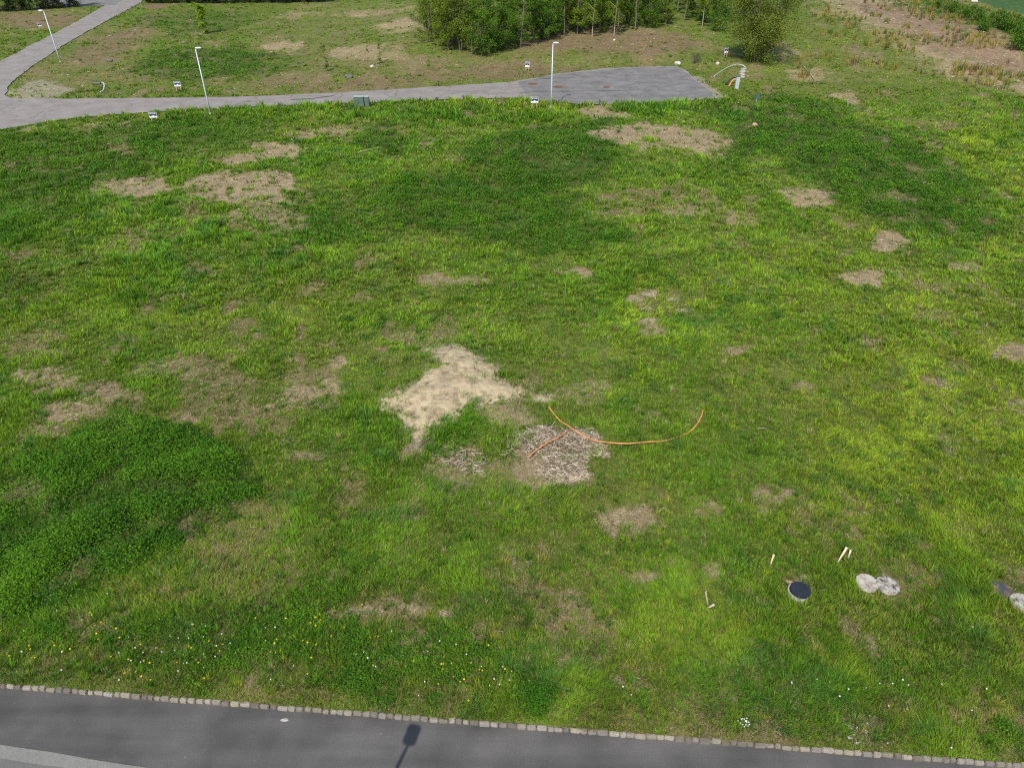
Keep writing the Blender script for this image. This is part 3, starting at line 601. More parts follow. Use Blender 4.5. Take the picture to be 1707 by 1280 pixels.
# herbs: nettle and bramble leaves heaped in plants
def herb_field(name, n, label, thr=.0):
    cx, cy = clump_points(n); z_ = zones(cx, cy)
    nz = fbm(cx, cy, 1.1, 51, 2)
    prob = np.clip(z_['herb'] * 1.25 - .1, 0, 1) * np.clip((nz - .34) * 5, .08, 1)
    prob = np.maximum(prob, .022 * sstep(.5, .7, fbm(cx, cy, 4, 52, 2)))
    prob *= (1 - z_['chip']) * (kerb_sd(cx, cy) > .15) * (sdist_box(PATH, cx, cy) < -.3) * (1 - z_['sandy']) * (z_['lawn'] < .5)
    k = rng.random(n) < prob
    cx, cy = cx[k], cy[k]; hz = z_['herb'][k]; m = len(cx); ps = (cp * cy + sp * H) / 18.
    lump = np.clip(fbm(cx * .8 + cy * .6, (cy * .8 - cx * .6) * 2.0, 1.6, 55, 3) * 3.2 - 1.1, 0, 1); mound = np.exp(-((cy - 19) / 7) ** 2)
    ph = (.08 + .12 * hz + .42 * hz * lump) * rng.uniform(.6, 1.35, m); pr = ph * .55 + .05 + .02 * ps
    NL = 20
    X = np.repeat(cx, NL); Y = np.repeat(cy, NL); a = rng.uniform(0, 2 * np.pi, m * NL); t = np.sqrt(rng.random(m * NL))
    prr = np.repeat(pr, NL); phh = np.repeat(ph, NL)
    lx = X + np.cos(a) * t * prr; ly = Y + np.sin(a) * t * prr
    lz = terrain(lx, ly) + phh * (1 - .75 * t * t) * rng.uniform(.45, 1.05, m * NL) + .01
    c = np.array([.022, .085, .006])[None] + (np.array([.105, .225, .010]) - np.array([.022, .085, .006]))[None] * np.repeat(np.clip(rng.random(m) * .8 - .15 + .08 * mound + .9 * fbm(cx, cy, 1.3, 53, 3) - .32 + .18 * lump, 0, 1), NL)[:, None]
    c = c * rng.uniform(.75, 1.3, m * NL)[:, None]
    size = (.034 * np.repeat(ps, NL) ** .85 + .012) * rng.uniform(.7, 1.4, m * NL)
    V = leaves(lx, ly, lz, size, c)
    tag(from_np(name, *V[:3], M['leaf'], V[3]), label, 'weeds', kind='stuff')
herb_field('nettle_patch', 330000, 'dark green nettles and brambles growing in dense patches')
# ------------------------------------------------------------------ litter: chips, twigs, straw
def sticks(x, y, z, ln, r, col, tilt=.15):
    n = len(x); az = rng.uniform(0, np.pi * 2, n); ti = rng.normal(0, tilt, n)
    d = np.stack([np.cos(az) * np.cos(ti), np.sin(az) * np.cos(ti), np.sin(ti)], 1)
    s = np.stack([-np.sin(az), np.cos(az), 0 * az], 1); u = np.cross(d, s) * -1
    u = np.where(u[:, 2:3] < 0, -u, u)
    c = np.stack([x, y, z], 1); r = r[:, None]; l = ln[:, None] / 2
    bend = s * (rng.normal(0, .12, n)[:, None] * ln[:, None])
    out = []
    for (dd, bb, rs) in ((-1, 0, .7), (0, 1, 1.), (1, 0, .5)):
        for a in (0, 2.094, 4.189):
            out.append(c + d * l * dd + bend * bb + (u * math.cos(a) + s * math.sin(a)) * r * rs)
    V = np.stack(out, 1).reshape(-1, 3)
    f = []
    for k in (0, 3):
        for i in range(3):
            f += [k + i, k + (i + 1) % 3, k + 3 + (i + 1) % 3, k + 3 + i]
    f = np.array(f + [0, 2, 1, 6, 7, 8])
    L = (np.arange(n)[:, None] * 9 + f[None]).ravel(); S = np.tile(np.array([4] * 6 + [3] * 2, np.int32), n)
    return V, L, S, np.repeat(col, 9, 0)
n = 260000; lx, ly = clump_points(n); z_ = zones(lx, ly)
pr = np.clip(z_['chip'] * .62 + z_['spot'] * .3 + z_['straw'] * .07 + z_['sandy'] * .02 + z_['gravel'] * .1, 0, 1)
pr *= (kerb_sd(lx, ly) > .1) & (sdist_box(PATH, lx, ly) < -.3) & (z_['lawn'] < .5)
k = rng.random(n) < pr; lx, ly = lx[k], ly[k]; m = len(lx); ps = (cp * ly + sp * H) / 18.
tone = rng.random(m) ** 1.1
cc = np.array([.13, .095, .060])[None] + (np.array([.48, .41, .30]) - np.array([.13, .095, .060]))[None] * tone[:, None]
S1 = sticks(lx, ly, terrain(lx, ly) + rng.uniform(.005, .05, m) * (1 + .3 * ps), (.09 * ps ** .5) * rng.uniform(.5, 2.0, m), (.0052 * ps) * rng.uniform(.6, 1.4, m), cc)
tag(from_np('wood_chips', *S1[:3], M['stick'], S1[3]), 'pale wood chips and dead straw scattered over the bare patches', 'litter', kind='stuff')
# the big pile of dead stalks
n = 7500; c0 = np.array(P0(925, 752)); c1 = np.array(P0(780, 765))
th = rng.uniform(0, 6.283, n); r_ = np.sqrt(rng.random(n)) ** .8
main = rng.random(n) < .86
ex = np.where(main, c0[0] + np.cos(th) * r_ * 1.75, c1[0] + np.cos(th) * r_ * 1.3); ey = np.where(main, c0[1] + np.sin(th) * r_ * 1.65, c1[1] + np.sin(th) * r_ * .9)
kk = (sdist_box(SAND, ex, ey) < 0) & (fbm(ex, ey, .8, 88, 4) > np.where(main, .24, .47) + .42 * r_ ** 2 + rng.normal(0, .05, n)); ex, ey, r_, main = ex[kk], ey[kk], r_[kk], main[kk]; n = len(ex)
tone = rng.random(n) ** 2.
cc = np.array([.17, .125, .08])[None] + (np.array([.66, .57, .44]) - np.array([.17, .125, .08]))[None] * tone[:, None]
dome = np.where(main, .16, .05) * (1 - r_ ** 2)
S1 = sticks(ex, ey, terrain(ex, ey) + dome * rng.random(n) + .03, rng.uniform(.08, .42, n), rng.uniform(.004, .012, n), cc, .2)
tag(from_np('dead_stalk_pile', *S1[:3], M['stick'], S1[3]), 'heap of bleached dead stalks under the short orange hose', 'debris pile')
# ------------------------------------------------------------------ street lamps
def make_lamp(side=1, hgt=5.0):
    root = empty('street_lamp', (0, 0, 0))
    bm = bmesh.new(); tube(bm, [(0, 0, -.2), (0, 0, 1.2), (0, 0, hgt)], [.065, .055, .038], 12); from_bm('pole', bm, M['galv'], root, True)
    bm = bmesh.new(); cyl(bm, (0, 0, .0), .09, .085, .12, 14); from_bm('base_collar', bm, M['galv'], root)
    bm = bmesh.new(); tube(bm, [(0, 0, hgt), (side * .02, 0, hgt + .05), (side * .12, 0, hgt + .06)], .03, 8); from_bm('arm', bm, M['galv'], root, True)
    bm = bmesh.new(); bx(bm, side * .26, 0, hgt + .08, .46, .30, .11, .04)
    for v in bm.verts:
        if v.co.z > hgt + .1: v.co.y *= .75
    hd = from_bm('lamp_head', bm, M['lampw'], root, True)
    bm = bmesh.new(); bx(bm, side * .28, 0, hgt + .012, .34, .22, .03, .01); from_bm('lens', bm, M['lampglass'], hd)
    return root
lp = [((350.9, 190.5), 1, 5.0, 'grey street lamp at the grass edge in front of the narrow path'), ((918.6, 179), 1, 5.0, 'grey street lamp beside the paved turning area'),
      ((100.9, 104), -1, 5.0, 'grey street lamp beside the path climbing at far left'), ((237, 13), 1, 5.0, 'street lamp at the top of the path with only its pole foot in view')]
for (u, v), side, hh_, lab in lp:
    o = make_lamp(side, hh_); p = G(u, v); o.location = p; tag(o, lab, 'street lamp', 'street lamps')
# the lamp behind the picture's lower edge whose shadow falls on the road
hp = np.array(P0(688, 1215)); sh = 5.0 / math.tan(SUN_EL)
o = make_lamp(1, 5.0); o.location = (hp[0] + math.sin(SUN_AZ) * sh - .1, hp[1] + math.cos(SUN_AZ) * sh - .38, -.10); o.rotation_euler.z = R(75)
tag(o, 'street lamp below the picture whose shadow falls across the near road', 'street lamp', 'street lamps')
# ------------------------------------------------------------------ plot signs
def make_sign(wd, ht, post=.55, tilt=0.):
    root = empty('plot_sign', (0, 0, 0)); zc = post + ht / 2
    for s in (-1, 1):
        bm = bmesh.new(); bx(bm, s * wd * .33, .03, (post + ht * .6) / 2 - .05, .035, .035, post + ht * .6 + .1, .004); from_bm('post', bm, M['stakew'], root)
    bm = bmesh.new(); bx(bm, 0, 0, zc, wd, .02, ht, .004); bd = from_bm('board', bm, M['white'], root)
    bm = bmesh.new()
    top = zc + ht / 2 - .02; bot = zc - ht * .14; x = wd / 2 - .02
    vv = [bm.verts.new(p) for p in ((-x, -.013, top), (-x, -.013, bot - .03), (-.07 * wd, -.013, bot - .0), (0, -.013, bot + ht * .16), (.07 * wd, -.013, bot), (x, -.013, bot - .03), (x, -.013, top))]
    bm.faces.new(vv[::1]); r = bmesh.ops.extrude_face_region(bm, geom=list(bm.faces))
    for v in [g_ for g_ in r['geom'] if isinstance(g_, bmesh.types.BMVert)]: v.co.y = -.0105
    bmesh.ops.recalc_face_normals(bm, faces=list(bm.faces)); from_bm('printed_band', bm, M['navy'], bd)
    for cx_, cz_, w_, h_ in ((-.28, .26, .16, .13), (-.08, .28, .07, .15), (.06, .25, .10, .12), (.22, .27, .09, .14), (.33, .26, .08, .11)):
        bm = bmesh.new(); bx(bm, cx_ * wd, -.015, zc + cz_ * ht, w_ * wd, .004, h_ * ht); from_bm('letter', bm, M['white'], bd)
    for cx_, cz_, w_, h_ in ((-.25, -.34, .28, .05), (.22, -.31, .22, .05), (.24, -.41, .18, .04)):
        bm = bmesh.new(); bx(bm, cx_ * wd, -.014, zc + cz_ * ht, w_ * wd, .004, h_ * ht); from_bm('small_print', bm, M['grey'], bd)
    return root
for (u, v), wd, ht, rz, post, lab in [((258, 203), .60, .42, 8, .30, 'navy and white plot sign in the grass below the path, left of a lamp'),
        ((298.5, 152), .60, .42, 10, .40, 'navy and white plot sign on the far side of the path behind the left lamp'),
        ((879, 120), .48, .50, -25, .45, 'narrow navy and white plot sign on the brown bank behind the path'),
        ((891, 183), .62, .46, 2, .55, 'navy and white plot sign half sunk in tall grass beside the lamp'),
        ((1209, 96), .42, .55, -35, .45, 'small plot sign by the foot of the pale willow'),
        ((69, 50), .45, .50, 38, .40, 'small distant plot sign in the grass left of the climbing path')]:
    o = make_sign(wd, ht, post); o.location = G(u, v); o.rotation_euler.z = R(rz); tag(o, lab, 'sign', 'plot signs')
# ------------------------------------------------------------------ cabinets
def make_cab(wd, ht, doors, lab):
    root = empty('utility_cabinet', (0, 0, 0))
    bm = bmesh.new(); bx(bm, 0, 0, ht / 2 - .1, wd, .34, ht + .2, .01); from_bm('cabinet_body', bm, M['cab'], root)
    bm = bmesh.new(); bx(bm, 0, 0, ht + .025, wd + .03, .42, .05, .012); from_bm('lid', bm, M['cabtop'], root)
    for k in range(doors):
        w_ = wd / doors; bm = bmesh.new(); bx(bm, -wd / 2 + w_ * (k + .5), -.178, ht / 2, w_ - .035, .014, ht - .06, .004); d = from_bm('door', bm, M['cab'], root)
        bm = bmesh.new(); bx(bm, -wd / 2 + w_ * (k + .88), -.195, ht * .55, .02, .02, .1, .004); from_bm('handle', bm, M['darkpipe'], d)
    tag(root, lab, 'utility cabinet', 'utility cabinets'); return root
a = G(599.5, 178); o = make_cab(.86, .82, 2, 'wider green utility cabinet with two doors beside the path'); o.location = a
b = G(612.8, 178); o = make_cab(.40, .82, 1, 'narrow green utility cabinet standing right of the wider one'); o.location = (b.x, a.y + .02, b.z)
# ------------------------------------------------------------------ orange hose
def hose(name, pix, r, lab, cat, m, hs=.07, seed=0, grp=None):
    pts = []
    for i, (u, v) in enumerate(pix):
        p = G(u, v); h_ = hs[i] if hasattr(hs, '__len__') else hs; pts.append(Vector((p.x, p.y, p.z + h_)))
    bm = bmesh.new(); tube(bm, catmull(pts, 7), r, 10); o = from_bm(name, bm, m, None, True); tag(o, lab, cat, grp); return o
hose('orange_hose', [(914, 682), (924, 695), (935, 707), (946, 714), (960, 724), (985, 738), (1010, 743), (1040, 745), (1062, 744), (1085, 741), (1100, 738), (1125, 731), (1148, 722), (1160, 712), (1168, 700), (1171, 688)], .022,
     'long curved orange hose lying across the grass', 'hose', M['orange'], [.12, .12, .12, .13, .14, .15, .15, .15, .15, .13, .06, .03, .05, .10, .14, .15])
hose('orange_hose', [(881, 769), (893, 759), (908, 748), (925, 739), (938, 732), (946, 725)], .021, 'short straight orange hose lying on the heap of dead stalks', 'hose', M['orange'], .20)
# ------------------------------------------------------------------ manhole lids
def lid(u, v, rad, m, lab, holes=True, th=.09, tilt=(0, 0), name='manhole_lid', grp='manhole lids in the meadow'):
    root = empty(name, G(u, v, .04)); root.rotation_euler = (R(tilt[0]), R(tilt[1]), random.uniform(0, 6))
    bm = bmesh.new(); cyl(bm, (0, 0, .0), rad, rad, th, 40)
    es = [e for e in bm.edges if all(v_.co.z > th - .01 for v_ in e.verts)]
    bmesh.ops.bevel(bm, geom=es, offset=.015, segments=2, affect='EDGES')
    for v_ in bm.verts:
        a_ = math.atan2(v_.co.y, v_.co.x); k_ = 1 + .012 * math.sin(a_ * 5 + u) + .01 * math.sin(a_ * 11); v_.co.x *= k_; v_.co.y *= k_
    from_bm('lid_disc', bm, m, root)
    if holes:
        for s in (-1, 1):
            bm = bmesh.new(); bx(bm, s * rad * .6, 0, th + .001, .10, .035, .006, .002); from_bm('lifting_slot', bm, M['black'], root)
    tag(root, lab, 'manhole cover', grp); return root
lid(1443.5, 975, .285, M['lidpale'], 'pale concrete manhole lid touching a darker one on its right', False)
lid(1477.5, 979, .29, M['lid'], 'greyer cracked concrete manhole lid, right one of the touching pair')
lid(1702, 1008, .29, M['lid'], 'concrete manhole lid cut by the right edge of the photo', False)
lid(1667, 985, .26, M['rustlid'], 'dark iron manhole lid with rust stains near the right edge', False, .05)
p = G(1330, 988); root = empty('open_chamber', p)
bm = bmesh.new()
for (r0, r1) in ((.27, .235),):
    n = 36; ring = []
    for k in range(n):
        a_ = 2 * math.pi * k / n; c_, s_ = math.cos(a_), math.sin(a_)
        ring.append([bm.verts.new((c_ * r0, s_ * r0, -.1)), bm.verts.new((c_ * r0, s_ * r0, .09)), bm.verts.new((c_ * r1, s_ * r1, .09)), bm.verts.new((c_ * r1, s_ * r1, -.1))])
    for k in range(n):
        for j in range(3): bm.faces.new((ring[k][j], ring[(k + 1) % n][j], ring[(k + 1) % n][j + 1], ring[k][j + 1]))
from_bm('pipe_rim', bm, M['conc'], root)
bm = bmesh.new(); cyl(bm, (0, 0, .0), .234, .234, .03, 36); from_bm('chamber_floor', bm, M['black'], root)
tag(root, 'open round inspection chamber with grey rim under the black lid', 'inspection chamber')
o = lid(1332, 990, .255, M['black'], 'black plastic lid lying askew over the open chamber', False, .03, (-6, 4)); o.location.z += .11
bm = bmesh.new(); bx(bm, 0, 0, .03, .24, .08, .04, .012, Matrix.Rotation(-.4, 3, 'Z')); o = from_bm('broken_tile', bm, M['terra']); o.location = G(1316, 971); tag(o, 'small terracotta shard lying above the black lid', 'tile shard')
# covers in the turning area
for (u, v), rad, lab in [((888, 141), .50, 'rusty round cover in the path left of the lamp pole'), ((930, 146), .50, 'rusty round cover in the paved area just right of the lamp pole'), ((1011, 146.5), .36, 'small rusty cover in the middle of the paved area')]:
    x, y = P0(u, v); bm = bmesh.new(); cyl(bm, (0, 0, 0), rad, rad * .97, .02, 28); o = from_bm('rusty_cover', bm, M['rust']); o.location = (x, y, .026); tag(o, lab, 'manhole cover', 'rusty covers in the paved area')
# ------------------------------------------------------------------ wooden stakes
def stake(u, v, ut, vt, hz, r, lab, m='stakew', name='wooden_stake'):
    a_ = G(u, v); b_ = PH(ut, vt, a_.z + hz); d = b_ - a_; L_ = d.length
    root = bpy.data.objects.new(name, None)
    bm = bmesh.new(); bx(bm, 0, 0, L_ / 2 - .05, r * 2, r * 1.5, L_ + .1, r * .2)
    for v_ in bm.verts:
        if v_.co.z < 0: v_.co.x *= .35; v_.co.y *= .35
    me = bpy.data.meshes.new(name); bm.to_mesh(me); bm.free(); o = link_mesh(name, me, M[m])
    o.location = a_; o.rotation_mode = 'QUATERNION'; o.rotation_quaternion = d.to_track_quat('Z', 'Y'); tag(o, lab, 'stake', 'wooden stakes')
    return o
stake(1285, 939, 1290, 924, .28, .028, 'short pale wooden stake left of the two leaning ones')
stake(1397, 936, 1412, 912, .33, .030, 'longest pale stake leaning right above the paired manhole lids')
stake(1414, 930, 1418, 916, .22, .024, 'shorter pale stake standing right of the longest one')
stake(1180, 1007, 1176, 985, .35, .024, 'thin old wooden stake upright in the grass left of the black lid', 'stakeo')
stake(1182, 1012, 1191, 1007, .10, .026, 'short pale wood offcut lying at the foot of a thin stake')
for (u, v, ut, vt, lab) in [(1230, 183, 1231, 171, 'old stake in the weeds right of the paved area'), (1275, 156, 1277, 144, 'tall old stake right of the grey service post'), (1278, 124, 1279, 114, 'stake in the grass below the willow, right of the concrete rings'),
                            (1232.5, 144, 1234, 136, 'short stake close right of the grey service post'), (868.5, 127, 869, 118, 'stake on the reddish bank under the narrow sign'), (205, 132, 204, 122, 'thin stake on the yellow slope in the left corner field'),
                            (139, 155, 137.5, 145, 'thin stake near the path left of the bent pipe'), (117, 137, 113, 128, 'thick pale stake leaning left beside brown clods'), (663, 102, 662.5, 94, 'thin stake on the slope left of the grove'), (701, 104, 700.5, 97, 'pale stake with a dark clod at the left end of the grove')]:
    stake(u, v, ut, vt, abs(v - vt) * .062, .035, lab, 'stakeo')
# blue marker
p = G(1260, 174); root = empty('marker_post', p)
bm = bmesh.new(); tube(bm, [(0, 0, -.1), (0, 0, .72)], .02, 8); from_bm('post', bm, M['galv'], root)
bm = bmesh.new(); bx(bm, .03, -.01, .66, .26, .025, .36, .01, Matrix.Rotation(.35, 3, 'Y')); from_bm('plate', bm, M['blue'], root)
tag(root, 'blue marker plate on a thin post right of the paved area', 'marker')
# ------------------------------------------------------------------ service post, conduits, concrete rings
p = G(1227.5, 148); root = empty('service_post', p)
bm = bmesh.new(); bx(bm, 0, 0, .5, .34, .26, 1.1, .01); from_bm('post_body', bm, M['galv'], root)
bm = bmesh.new(); bx(bm, 0, 0, 1.09, .38, .30, .08, .01); from_bm('cap', bm, M['cab'], root)
tag(root, 'slim grey service post with a green cap beside coiled pipes', 'service post')
def arch(name, u0, u1, v, hgt, r, m, lab, dy=0.):
    a_, b_ = G(u0, v), G(u1, v); pts = []
    for k in range(15):
        t = k / 14; p_ = a_.lerp(b_, t); pts.append((p_.x, p_.y + dy, p_.z - .05 + hgt * math.sin(math.pi * t)))
    bm = bmesh.new(); tube(bm, pts, r, 10); tag(from_bm(name, bm, m, None, True), lab, 'pipe')
arch('pipe_loop', 1216, 1233, 146, .72, .07, M['orange'], 'orange pipe bent in a loop behind the grey service post', .35)
arch('pipe_loop', 1213, 1235.5, 144.5, .70, .09, M['black'], 'black pipe bent in a wider loop behind the orange one', .75)
pts = [(1190, 128, 0.), (1201, 120, .05), (1213, 113, .18), (1225, 108.5, .35), (1232, 108, .45), (1239, 110, .40), (1243, 113.5, .22), (1243.5, 117, .0)]
bm = bmesh.new(); pp = []
e0, e1 = G(1190, 128), G(1246, 122)
for i, (u, v, hz) in enumerate(pts):
    q_ = PH(u, v, e0.z + hz); pp.append(q_)
tube(bm, catmull(pp, 6), .055, 10); tag(from_bm('conduit', bm, M['conduit'], None, True), 'pale grey flexible conduit arching over the grass beside the concrete rings', 'conduit')
for k, lab in enumerate(['bottom ring of the stack of concrete rings', 'middle ring of the stack of concrete rings', 'top ring of the stack of concrete rings']):
    p = G(1237, 129); bm = bmesh.new(); n = 26
    prof = ((.30, 0), (.30, .03), (.27, .05), (.27, .21), (.30, .23), (.30, .27), (.20, .27), (.20, 0)); ring = []
    for j in range(n):
        a_ = 2 * math.pi * j / n; ring.append([bm.verts.new((math.cos(a_) * r_0, math.sin(a_) * r_0, z_0)) for r_0, z_0 in prof])
    for j in range(n):
        for i in range(len(prof)): bm.faces.new((ring[j][i], ring[(j + 1) % n][i], ring[(j + 1) % n][(i + 1) % len(prof)], ring[j][(i + 1) % len(prof)]))
    bmesh.ops.recalc_face_normals(bm, faces=list(bm.faces)); o = from_bm('concrete_ring', bm, M['conc']); o.location = (p.x + (.02, -.03, .015)[k], p.y, p.z + k * .275)
    tag(o, lab, 'concrete ring', 'stacked concrete rings')
# pipes in the left corner
hose('ground_pipe', [(155, 141), (168.5, 141)], .11, 'dark grey pipe lying in the yellow grass near the left corner', 'pipe', M['darkpipe'], .10)
a_ = G(169, 143); bm = bmesh.new()
tube(bm, catmull([a_ + Vector((-.05, .2, .0)), PH(169.5, 138.3, .35), PH(172, 138.5, .42), PH(173.6, 141, .4), PH(173.5, 146, .2), PH(171.5, 151, .05), PH(167, 154, .03)], 6), .045, 10)
tag(from_bm('conduit', bm, M['lampglass'], None, True), 'white bent conduit rising from the end of the dark pipe', 'conduit')
# ------------------------------------------------------------------ rocks
def rock(u, v, s, m, lab, name='rock', grp=None):
    bm = bmesh.new(); bmesh.ops.create_icosphere(bm, subdivisions=3, radius=1.)
    sd0 = random.uniform(0, 50)
    for v_ in bm.verts:
        c_ = v_.co; k_ = 1 + .35 * (float(fbm(np.array([c_.x * 2 + sd0]), np.array([c_.y * 2 + c_.z * 1.7]), 1.2, 3, 3)[0]) - .5) * 2
        v_.co = Vector((c_.x * s[0], c_.y * s[1], c_.z * s[2])) * k_
    o = from_bm(name, bm, m); o.location = G(u, v); o.location.z += s[2] * .4; o.rotation_euler.z = random.uniform(-.4, .4); tag(o, lab, 'rock', grp)
rock(1131, 97, (.36, .25, .22), M['rock'], 'pale boulder on the bank above the paved area')
rock(1258, 211, (.22, .17, .2), M['terra'], 'tan boulder half hidden in the dark weeds below the paved area')
rock(620, 112, (.22, .15, .14), M['rock'], 'pale stone next to a dark one on the slope left of the grove')
rock(630, 111, (.34, .2, .14), M['rockdark'], 'dark stone next to a pale one on the slope left of the grove')
rock(184, 103, (.32, .25, .2), M['rockdark'], 'dark stone on the dry slope right of the climbing path')
rock(582, 130, (.38, .3, .25), M['rockdark'], 'dark clod above the path behind the green cabinets')
rock(1024, 68, (.16, .12, .12), M['rock'], 'small white stone in front of the grove trunks')
rock(1624.5, 4, (.5, .35, .3), M['rock'], 'whitish stone at the edge of the far lawn')
rock(1196, 108, (.2, .2, .2), M['rock'], 'pale stump-like stone below the small sign by the willow')
rock(965, 1230.5, (.045, .035, .03), M['white'], 'tiny white pebble on the dark road near the kerb'); C.objects[-1].location.z = -.065
rock(479, 1212, (.09, .035, .006), M['conc'], 'flat pale splash of mortar on the dark road'); C.objects[-1].location.z = -.074
for k in range(46):
    u = 1430 + random.gauss(0, 26); v = 1222 + random.gauss(0, 12)
    if kerb_sd(*P0(u, v)) < .12: continue
    s = random.uniform(.008, .02) * (1.7 if random.random() < .15 else 1)
    rock(u, v, (s * 1.3, s, s * .8), M['rock'], 'small pale stone in the bare gravelly spot by the kerb', 'pebble', 'pebbles in the bare spot by the kerb')
# ------------------------------------------------------------------ flowers
def flower(kind):
    root = empty('dandelion' if kind != 'clover' else 'white_flower', (0, 0, 0))
    hgt = .16
    bm = bmesh.new(); tube(bm, [(0, 0, 0), (.005, 0, hgt * .5), (0, 0, hgt)], .003, 5); from_bm('stem', bm, M['stem'], root)
    bm = bmesh.new(); n = 12; r_ = .024
    if kind == 'yellow':
        c0_ = bm.verts.new((0, 0, hgt + .012)); rim = [bm.verts.new((math.cos(6.283 * k / n) * r_ * (1 if k % 2 else .8), math.sin(6.283 * k / n) * r_ * (1 if k % 2 else .8), hgt + .006)) for k in range(n)]
        b0_ = bm.verts.new((0, 0, hgt - .008))
        for k in range(n): bm.faces.new((c0_, rim[k], rim[(k + 1) % n])); bm.faces.new((b0_, rim[(k + 1) % n], rim[k]))
        from_bm('petals', bm, M['yellow'], root)
    else:
        bmesh.ops.create_icosphere(bm, subdivisions=2, radius=.019, matrix=Matrix.Translation((0, 0, hgt + .008))); from_bm('seed_head', bm, M['petal'], root)
    return root
M['stem'] = mat('flower_stem', (.10, .15, .04), .7)
fy, fw = flower('yellow'), flower('white')
ypx = [(238, 1074), (253, 1134), (343, 1132), (324, 1040), (2, 1050), (323, 1096), (375, 1076), (857, 1028), (516, 1122), (526, 1030), (530, 1026), (535, 1024), (534, 1031), (548, 1074), (530, 1070), (527, 1078), (618, 1060), (626, 1061), (631, 1061), (737, 1106), (727, 1103), (806, 1118), (740, 791), (460, 1088), (845, 1117), (428, 1027), (1263, 945), (1100, 925), (1252, 925), (690, 1100)]
wpx = [(183, 991), (98, 1017), (138, 1034), (267, 1031), (323, 1039), (263, 1080), (202, 1088), (242, 1086), (238, 1105), (274, 1088), (295, 1085), (307, 1091), (310, 1105), (315, 1105), (341, 1090), (345, 1092), (338, 1098), (342, 1111), (220, 1100), (199, 1132), (228, 1079), (219, 1062), (345, 1045), (301, 1063), (318, 1064), (342, 1059), (371, 1056), (387, 1071), (363, 1094), (299, 1118), (39, 1087), (107, 1087), (105, 1116), (80, 1054), (363, 1074),
       (444, 1068), (458, 1045), (451, 1132), (490, 1109), (595, 1088), (607, 1087), (615, 1094), (628, 1113), (652, 1050), (732, 1071), (715, 1083), (760, 1074), (780, 1092), (802, 1110), (824, 1132), (838, 1111), (848, 1132), (815, 1143), (831, 1140), (699, 1158), (709, 1135), (446, 1046), (1038, 1145), (1049, 1159), (1318, 1137), (1318, 1140), (1360, 1130), (1380, 1134), (1421, 1138), (1463, 1139), (1484, 1138), (1508, 1142), (1478, 1176), (1442, 1147), (1411, 1149), (1396, 1160), (1639, 1148), (1619, 1182), (1565, 1139), (1502, 1130), (1580, 1247), (1507, 1180), (1619, 1045)]
rf_ = random.Random(3)
ypx += [(rf_.gauss(c_[0], 34), rf_.gauss(c_[1], 18)) for c_ in ((330, 1085), (170, 1060), (540, 1050), (470, 1080), (745, 1110), (815, 1125), (60, 1080), (240, 1105)) for _ in range(9)]
first = {0: fy, 1: fw}; usedp = {0: False, 1: False}
for kind, lst, lab in ((0, ypx, 'small yellow dandelion flower in the grass strip above the kerb'), (1, wpx, 'small round white seed head in the grass strip above the kerb')):
    for (u, v) in lst:
        if kerb_sd(*P0(u, v + 4)) < .1: continue
        o = first[kind] if not usedp[kind] else copy_tree(first[kind]); usedp[kind] = True
        o.location = G(u, v + 6); o.rotation_euler = (random.uniform(-.2, .2), random.uniform(-.2, .2), random.uniform(0, 6)); s = random.uniform(.6, 1.1); o.scale = (s, s, random.uniform(.7, 1.1))
        tag(o, lab, 'flower', 'yellow dandelions' if kind == 0 else 'white seed heads')
root = empty('daisy_cluster', G(1240, 1207))
bm = bmesh.new()
for k in range(16):
    a_ = 6.283 * k / 13; r_ = random.uniform(.06, .12) if k < 13 else .04; bmesh.ops.create_icosphere(bm, subdivisions=1, radius=.016, matrix=Matrix.Translation((math.cos(a_) * r_ * random.uniform(.8, 1.2), math.sin(a_) * r_, .10)))
from_bm('blooms', bm, M['petal'], root)
bm = bmesh.new()
for k in range(26):
    a_ = random.uniform(0, 6.28); tube(bm, [(0, 0, 0), (math.cos(a_) * .05, math.sin(a_) * .05, .07), (math.cos(a_) * .10, math.sin(a_) * .10, .08)], [.004, .012, .002], 4)
from_bm('rosette', bm, M['stem'], root); tag(root, 'ring-shaped cluster of tiny white flowers close to the kerb', 'flower')
# ------------------------------------------------------------------ single sticks on the field
def twig(u0, v0, u1, v1, r, m, lab):
    a_, b_ = G(u0, v0, .05), G(u1, v1, .06); mid = (a_ + b_) / 2 + Vector((random.uniform(-.04, .04), random.uniform(-.04, .04), .03))
    bm = bmesh.new(); tube(bm, catmull([a_, mid, b_], 4), [r, r, r, r, r * .9, r * .9, r * .8, r * .8, r * .5], 6); tag(from_bm('dead_stick', bm, m, None, True), lab, 'stick', 'loose sticks on the meadow')
twig(478, 868, 486, 879, .012, M['stakeo'], 'thin pale curved stick left of the centre foreground')
twig(697, 748, 730, 724, .018, M['bark'], 'dark stick leaning on the lower edge of the sand heap')
twig(1338, 110, 1357, 134, .04, M['stakeo'], 'long pale branch lying right of the willow')
twig(1262, 716, 1278, 717, .012, M['stakeo'], 'thin pale stick right of the end of the orange hose')
twig(744, 432, 735, 446, .02, M['stakeo'], 'pale stick standing in the grass in the middle distance')
twig(723, 195, 732, 203, .03, M['stakeo'], 'pale stick on the slope below the path')
twig(590, 258, 634, 246, .02, M['stakeo'], 'long thin pale stick on the upper slope')
twig(1040, 716, 1052, 712, .01, M['stakeo'], 'short pale stick above the orange hose')
twig(745, 590, 752, 578, .012, M['stakeo'], 'thin stick at the top tip of the sand heap')
twig(1098, 855, 1110, 848, .012, M['stakeo'], 'short bleached branch by the chip patch right of centre')
